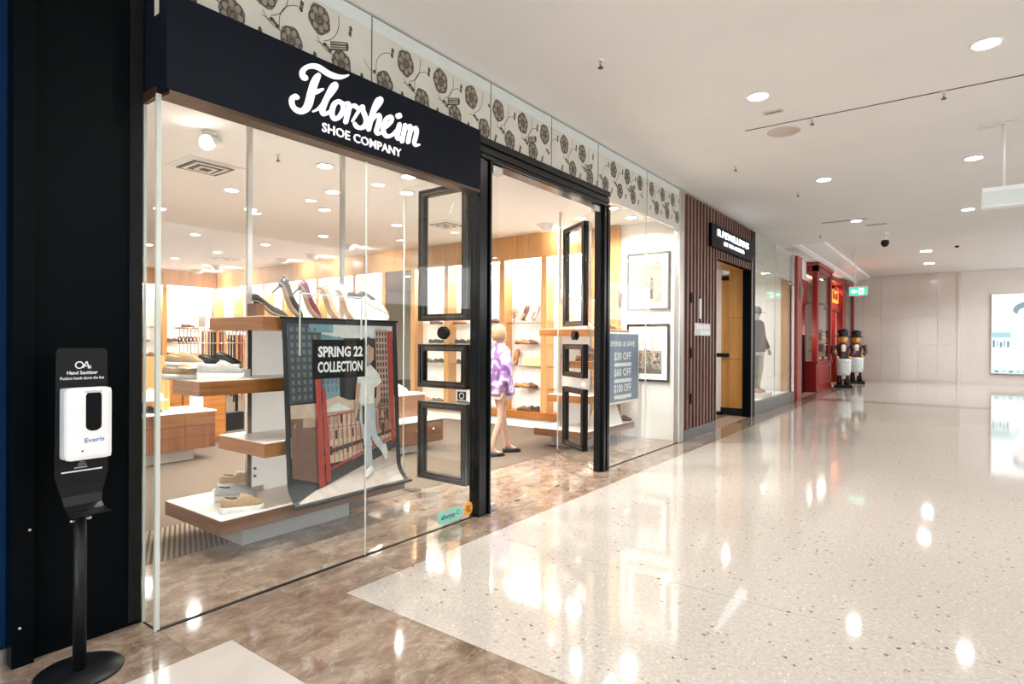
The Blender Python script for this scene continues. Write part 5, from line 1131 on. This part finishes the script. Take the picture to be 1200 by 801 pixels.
for k, (y, c) in enumerate(((5.0, 'brown_leather'), (5.35, 'tan_leather'), (5.7, 'grey_canvas'))): shoe('derby' if k < 2 else 'sneaker', c, (-3.0, y, 0.76), R(60), '%s shoe on the drawer bench behind the banner' % NAMES[c], 'shoes on the drawer bench')
tag(B().box(-0.62, 3.70, 0.003, -0.44, 3.88, 0.105, 0, 0.004).out('acrylic_block', 'acrylic'), 'clear acrylic block on the marble inside the window near the door', 'block')
# framed pictures
def picture(z0, z1, lab, kind):
    o = thing('framed_picture', lab, 'picture', (-0.52, 8.58, z0)); y = 8.62
    x0, x1 = -0.868, -0.168; w = 0.032
    for q_ in ((x0, z0, x1, z0 + w), (x0, z1 - w, x1, z1), (x0, z0 + w, x0 + w, z1 - w), (x1 - w, z0 + w, x1, z1 - w)): B().box(q_[0], y - 0.035, q_[1], q_[2], y, q_[3], 0, 0.003).out('frame_bar', 'frame_brown' if kind else 'grey_dark', o)
    B().box(x0 + w, y - 0.02, z0 + w, x1 - w, y - 0.012, z1 - w).out('mount', 'white_lam', o)
    b = B(); X0, X1, Z0, Z1 = x0 + 0.12, x1 - 0.12, z0 + 0.12, z1 - 0.12; W, H = X1 - X0, Z1 - Z0
    def r(a, c, d_, e, m, k): b.poly([(X0 + a * W, y - 0.0205 - 0.0006 * k, Z0 + c * H), (X0 + d_ * W, y - 0.0205 - 0.0006 * k, Z0 + c * H), (X0 + d_ * W, y - 0.0205 - 0.0006 * k, Z0 + e * H), (X0 + a * W, y - 0.0205 - 0.0006 * k, Z0 + e * H)], m)
    rnd = random.Random(3 + kind); r(0, 0, 1, 1, 0, 0)
    if kind == 0:
        for k in range(60): a, c = rnd.random() * .9, rnd.random() * .92; r(a, c, a + .03 + .09 * rnd.random(), c + .012 + .02 * rnd.random(), 1 if k % 2 else 2, 1 + k % 3)
        r(.58, .08, .68, .36, 3, 5); r(.56, .30, .70, .50, 2, 6); r(.60, .52, .67, .58, 3, 6); r(0, .78, 1, .80, 2, 4)
    else:
        r(0, .55, 1, 1, 5, 1); r(0, 0, 1, .12, 2, 1)
        for k in range(70):
            a = rnd.random() * .93; c = .08 + rnd.random() * .5 * (1 - abs(a - .5)); r(a, c, a + .02 + .05 * rnd.random(), c + .03 + .07 * rnd.random(), (1, 2, 4, 6, 3)[k % 5], 2 + k % 4)
        for a, h in ((.12, .80), (.30, .72), (.62, .95), (.70, .78), (.86, .70)): r(a, .3, a + .045, h, 6, 2); b.poly([(X0 + (a - .01) * W, y - 0.0225, Z0 + h * H), (X0 + (a + .055) * W, y - 0.0225, Z0 + h * H), (X0 + (a + .022) * W, y - 0.0225, Z0 + (h + .08) * H)], 6)
        r(0, .50, 1, .53, 4, 6)
    b.out('print', ['rose_light', 'pr_tan', 'rose_mid', 'pr_dark', 'pr_brick', 'pr_sky', 'pr_cream'], o)
plain('grey_dark', (0.10, 0.085, 0.075), 0.4)
picture(1.99, 2.885, 'upper framed sepia picture on the white end wall of the window', 0)
picture(0.885, 1.775, 'lower framed city picture in colour on the white end wall of the window', 1)

# ================================================================== FIGURES
for nm, c, rg in (('skin', (0.60, 0.38, 0.28), 0.5), ('hair_fair', (0.42, 0.28, 0.16), 0.6), ('hem_cloth', (0.74, 0.64, 0.58), 0.8), ('mannequin', (0.70, 0.66, 0.60), 0.4), ('jacket_grey', (0.022, 0.022, 0.023), 0.85), ('trousers_beige', (0.48, 0.42, 0.33), 0.85), ('trousers_dark', (0.10, 0.09, 0.08), 0.85), ('cap_blue', (0.10, 0.13, 0.16), 0.8), ('eye_white', (0.8, 0.78, 0.75), 0.3), ('lip', (0.45, 0.18, 0.16), 0.5)):
    plain(nm, c, rg, var=0.08, scale=20)
def body(H, feet, knees, hands, elbows):
    """one continuous skinned body, facing local -y; joints in metres for a figure H tall"""
    k = H / 1.72; J = {}
    def j(n, p, r): J[n] = (Vector(p), r * k)
    z = lambda v: v * k
    j('pelvis', (0, 0, z(.93)), .105); j('belly', (0, .005, z(1.06)), .100); j('chest', (0, .0, z(1.24)), .118); j('collar', (0, .012, z(1.38)), .075)
    j('neck', (0, .005, z(1.45)), .048); j('skull0', (0, -.008, z(1.54)), .066); j('skull1', (0, -.004, z(1.61)), .080); j('crown', (0, .004, z(1.68)), .050)
    j('nose', (0, -.088, z(1.575)), .012); E_ = [('pelvis', 'belly'), ('belly', 'chest'), ('chest', 'collar'), ('collar', 'neck'), ('neck', 'skull0'), ('skull0', 'skull1'), ('skull1', 'crown'), ('skull0', 'nose')]
    for s, t in ((-1, 'L'), (1, 'R')):
        f, kn, h, e = feet[t], knees[t], hands[t], elbows[t]
        j('hip' + t, (s * .085, 0, z(.86)), .088); j('knee' + t, kn, .055); j('calf' + t, (Vector(kn) * .6 + Vector((f[0], f[1] + .01, .08)) * .4), .052); j('ankle' + t, (f[0], f[1] + .01, f[2] + .085), .036); j('heel' + t, (f[0], f[1] + .03, f[2] + .035), .034); j('ball' + t, (f[0] + s * .012, f[1] - .12, f[2] + .028), .033); j('toe' + t, (f[0] + s * .015, f[1] - .18, f[2] + .02), .020)
        E_ += [('pelvis', 'hip' + t), ('hip' + t, 'knee' + t), ('knee' + t, 'calf' + t), ('calf' + t, 'ankle' + t), ('ankle' + t, 'heel' + t), ('ankle' + t, 'ball' + t), ('ball' + t, 'toe' + t)]
        j('sho' + t, (s * .165, .01, z(1.36)), .056); j('elb' + t, e, .042); d = (Vector(h) - Vector(e)).normalized(); j('wri' + t, h, .028); j('palm' + t, Vector(h) + d * .055, .030)
        E_ += [('collar', 'sho' + t), ('sho' + t, 'elb' + t), ('elb' + t, 'wri' + t), ('wri' + t, 'palm' + t)]
        u = Vector((0, 1, 0)); u = (u - u.dot(d) * d).normalized(); inw = d.cross(u) * (1 if s < 0 else -1)
        for i, (o_, ln) in enumerate(((-.027, .070), (-.009, .080), (.009, .075), (.026, .060))):
            p = Vector(h) + d * .082 + u * o_; j('f%d' % i + t, p, .009); j('g%d' % i + t, p + d * ln * .5 + inw * .006, .008); j('h%d' % i + t, p + d * ln * .88 + inw * .024, .0065)
            E_ += [('palm' + t, 'f%d' % i + t), ('f%d' % i + t, 'g%d' % i + t), ('g%d' % i + t, 'h%d' % i + t)]
        p = Vector(h) + d * .03 - u * .028; j('th0' + t, p, .011); j('th1' + t, p + d * .035 - u * .018 + inw * .012, .009); j('th2' + t, p + d * .060 - u * .022 + inw * .022, .0075)
        E_ += [('wri' + t, 'th0' + t), ('th0' + t, 'th1' + t), ('th1' + t, 'th2' + t)]
    names = list(J); bm = bmesh.new(); lay = bm.verts.layers.skin.verify(); V = {}
    for n in names:
        v = bm.verts.new(J[n][0]); r = J[n][1]; v[lay].radius = (r, r); V[n] = v
    V['pelvis'][lay].use_root = True
    for n in ('chest', 'belly', 'pelvis'):
        r = J[n][1]; V[n][lay].radius = (r * 1.25, r * .85)
    for a, c in E_: bm.edges.new((V[a], V[c]))
    me = bpy.data.meshes.new('body_graph'); bm.to_mesh(me); bm.free(); o = bpy.data.objects.new('body_graph', me); COL.objects.link(o)
    m = o.modifiers.new('skin', 'SKIN'); m.use_smooth_shade = True; m.branch_smoothing = 0.4
    o.modifiers.new('sub', 'SUBSURF').levels = 1
    out = bpy.data.meshes.new_from_object(o.evaluated_get(bpy.context.evaluated_depsgraph_get()))
    bpy.data.objects.remove(o); bpy.data.meshes.remove(me)
    for p in out.polygons: p.use_smooth = True
    return out, J
def rings(b, rows, n=20, m=0):
    """garment as stacked ellipses: (z, rx, ry, cx, cy)"""
    b.loft([[(cx + rx * math.cos(2 * math.pi * i / n), cy + ry * math.sin(2 * math.pi * i / n), z) for i in range(n)] for z, rx, ry, cx, cy in rows], m)
    return b
def face(o, k, skin):
    def put(b, nm, mats): return add(nm, b.mesh(nm, mats if isinstance(mats, list) else [mats]), o)
    for s in (-1, 1):
        e = put(B().lathe([(0.002, -0.010), (0.011, -0.004), (0.011, 0.004), (0.002, 0.010)], (s * .030, -.068, 1.605 * k), 0, 10), 'eye', 'eye_white')
        put(B().lathe([(0.003, 1.52 * k), (0.012, 1.545 * k), (0.016, 1.58 * k), (0.014, 1.61 * k), (0.003, 1.625 * k)], (s * .080, .005, 0), 0, 8, .5, 1.2), 'ear', skin)
    put(B().box(-.022, -.082, 1.528 * k, .022, -.070, 1.538 * k, 0, .003), 'mouth', 'lip')

# the shopper in the tie-dye coat, seen from behind
P0 = (-1.52, 6.16, 0.0); k = 1.0
me, J = body(1.72, dict(L=(-.10, .16, .0), R=(.10, -.16, .0)), dict(L=(-.095, .02, .49), R=(.095, -.075, .50)), dict(L=(-.27, .06, .86), R=(.26, -.05, .86)), dict(L=(-.25, .03, 1.12), R=(.25, .05, 1.12)))
o = thing('person', 'person in a purple and white tie-dye coat walking away inside the shop entrance', 'person', P0, R(150))
me.materials.clear(); me.materials.append(MATS['skin']); add('body', me, o); face(o, 1.0, 'skin')
def putp(b, nm, mats, sm=True): return add(nm, b.mesh(nm, mats if isinstance(mats, list) else [mats]), o)
putp(rings(B(), [(.80, .235, .185, 0, 0), (.83, .24, .19, 0, 0), (.95, .225, .17, 0, 0), (1.10, .20, .150, 0, 0), (1.25, .205, .155, 0, .005), (1.36, .190, .125, 0, .01), (1.42, .10, .085, 0, .008), (1.47, .068, .068, 0, .005)]), 'coat', 'tie_dye')
for s, t in ((-1, 'L'), (1, 'R')):
    a, e, h = J['sho' + t][0], J['elb' + t][0], J['wri' + t][0]
    putp(B().tube([a + Vector((-s * .04, 0, .02)), a, (a + e) / 2, e, (e + h) / 2, h], [.070, .082, .078, .072, .066, .062], 0, 14), 'sleeve', 'tie_dye')
putp(rings(B(), [(.74, .205, .165, 0, 0), (.75, .21, .17, 0, 0), (.82, .20, .16, 0, 0)]), 'hem', 'hem_cloth')
b = B(); b.lathe([(.030, 1.50), (.075, 1.50), (.096, 1.56), (.100, 1.62), (.088, 1.675), (.055, 1.715), (.010, 1.728)], (0, .020, 0), 0, 18, .95, 1.0); putp(b, 'hair', 'hair_fair')
for s, t in ((-1, 'L'), (1, 'R')):
    f = J['heel' + t][0]; b = B(); x, y, z = f.x, f.y - .07, f.z - .035
    b.loft([[(x - w, y + dy, z), (x + w, y + dy, z), (x + w, y + dy, z + h), (x, y + dy, z + h + .008), (x - w, y + dy, z + h)] for dy, w, h in ((.112, .020, .055), (.08, .038, .06), (.0, .040, .045), (-.08, .046, .05), (-.125, .036, .04), (-.15, .014, .022))], 0); putp(b, 'flat_shoe', 'black_leather')

# the mannequin in the far window
P1 = (-0.33, 14.15, 0.36)
tag(B().box(-0.62, 13.85, 0.26, -0.04, 14.45, 0.36, 0, 0.01).out('window_plinth', 'white_lam'), 'low white block under the mannequin in the far shop window', 'plinth')
me, J = body(1.80, dict(L=(-.12, -.02, 0), R=(.12, .06, 0)), dict(L=(-.11, -.02, .51), R=(.11, .0, .51)), dict(L=(-.34, .0, .88), R=(.33, -.06, .90)), dict(L=(-.28, .04, 1.15), R=(.28, .03, 1.15)))
o = thing('mannequin', 'mannequin in a blue cap, dark jacket and beige trousers in the far shop window', 'mannequin', P1, R(72)); o.scale = (1.1, 1.1, 1.1)
me.materials.clear(); me.materials.append(MATS['mannequin']); add('body', me, o); face(o, 1.80 / 1.72, 'mannequin')
k = 1.80 / 1.72
putp(rings(B(), [(.84, .225, .165, 0, 0), (.90, .225, .165, 0, 0), (1.15, .20, .145, 0, 0), (1.32, .215, .155, 0, 0), (1.43, .18, .12, 0, .01), (1.50, .085, .08, 0, .01)]), 'jacket', 'jacket_grey')
putp(rings(B(), [(.76, .19, .15, 0, 0), (.92, .19, .15, 0, 0)]), 'shirt_tail', 'white_leather')
for s, t in ((-1, 'L'), (1, 'R')):
    a, e, h = J['sho' + t][0], J['elb' + t][0], J['wri' + t][0]
    putp(B().tube([a + Vector((-s * .04, 0, .02)), a, (a + e) / 2, e, (e + h) / 2, h], [.070, .080, .075, .068, .06, .055], 0, 14), 'sleeve', 'jacket_grey')
    hp, kn, an = J['hip' + t][0], J['knee' + t][0], J['ankle' + t][0]
    putp(B().tube([hp + Vector((0, 0, .06)), hp, (hp + kn) / 2, kn, (kn + an) / 2, an], [.10, .112, .100, .085, .078, .075], 0, 14), 'trouser_leg', 'trousers_beige' if s > 0 else 'trousers_dark')
    f = J['heel' + t][0]; b = B(); x, y, z = f.x, f.y - .07, f.z - .035
    b.loft([[(x - w, y + dy, z), (x + w, y + dy, z), (x + w, y + dy, z + h), (x, y + dy, z + h + .01), (x - w, y + dy, z + h)] for dy, w, h in ((.115, .022, .09), (.08, .042, .10), (.0, .044, .075), (-.08, .05, .05), (-.13, .038, .042), (-.155, .014, .025))], 0); putp(b, 'boot', 'tan_suede')
b = B(); b.lathe([(.100, 1.63), (.106, 1.66), (.102, 1.72), (.075, 1.775), (.012, 1.79)], (0, .0, 0), 0, 18)
b.loft([[(-w, y, z), (w, y, z), (w * .9, y, z + .008), (-w * .9, y, z + .008)] for y, w, z in ((-.08, .085, 1.655), (-.13, .078, 1.650), (-.18, .045, 1.642))], 0); putp(b, 'cap', 'cap_blue')
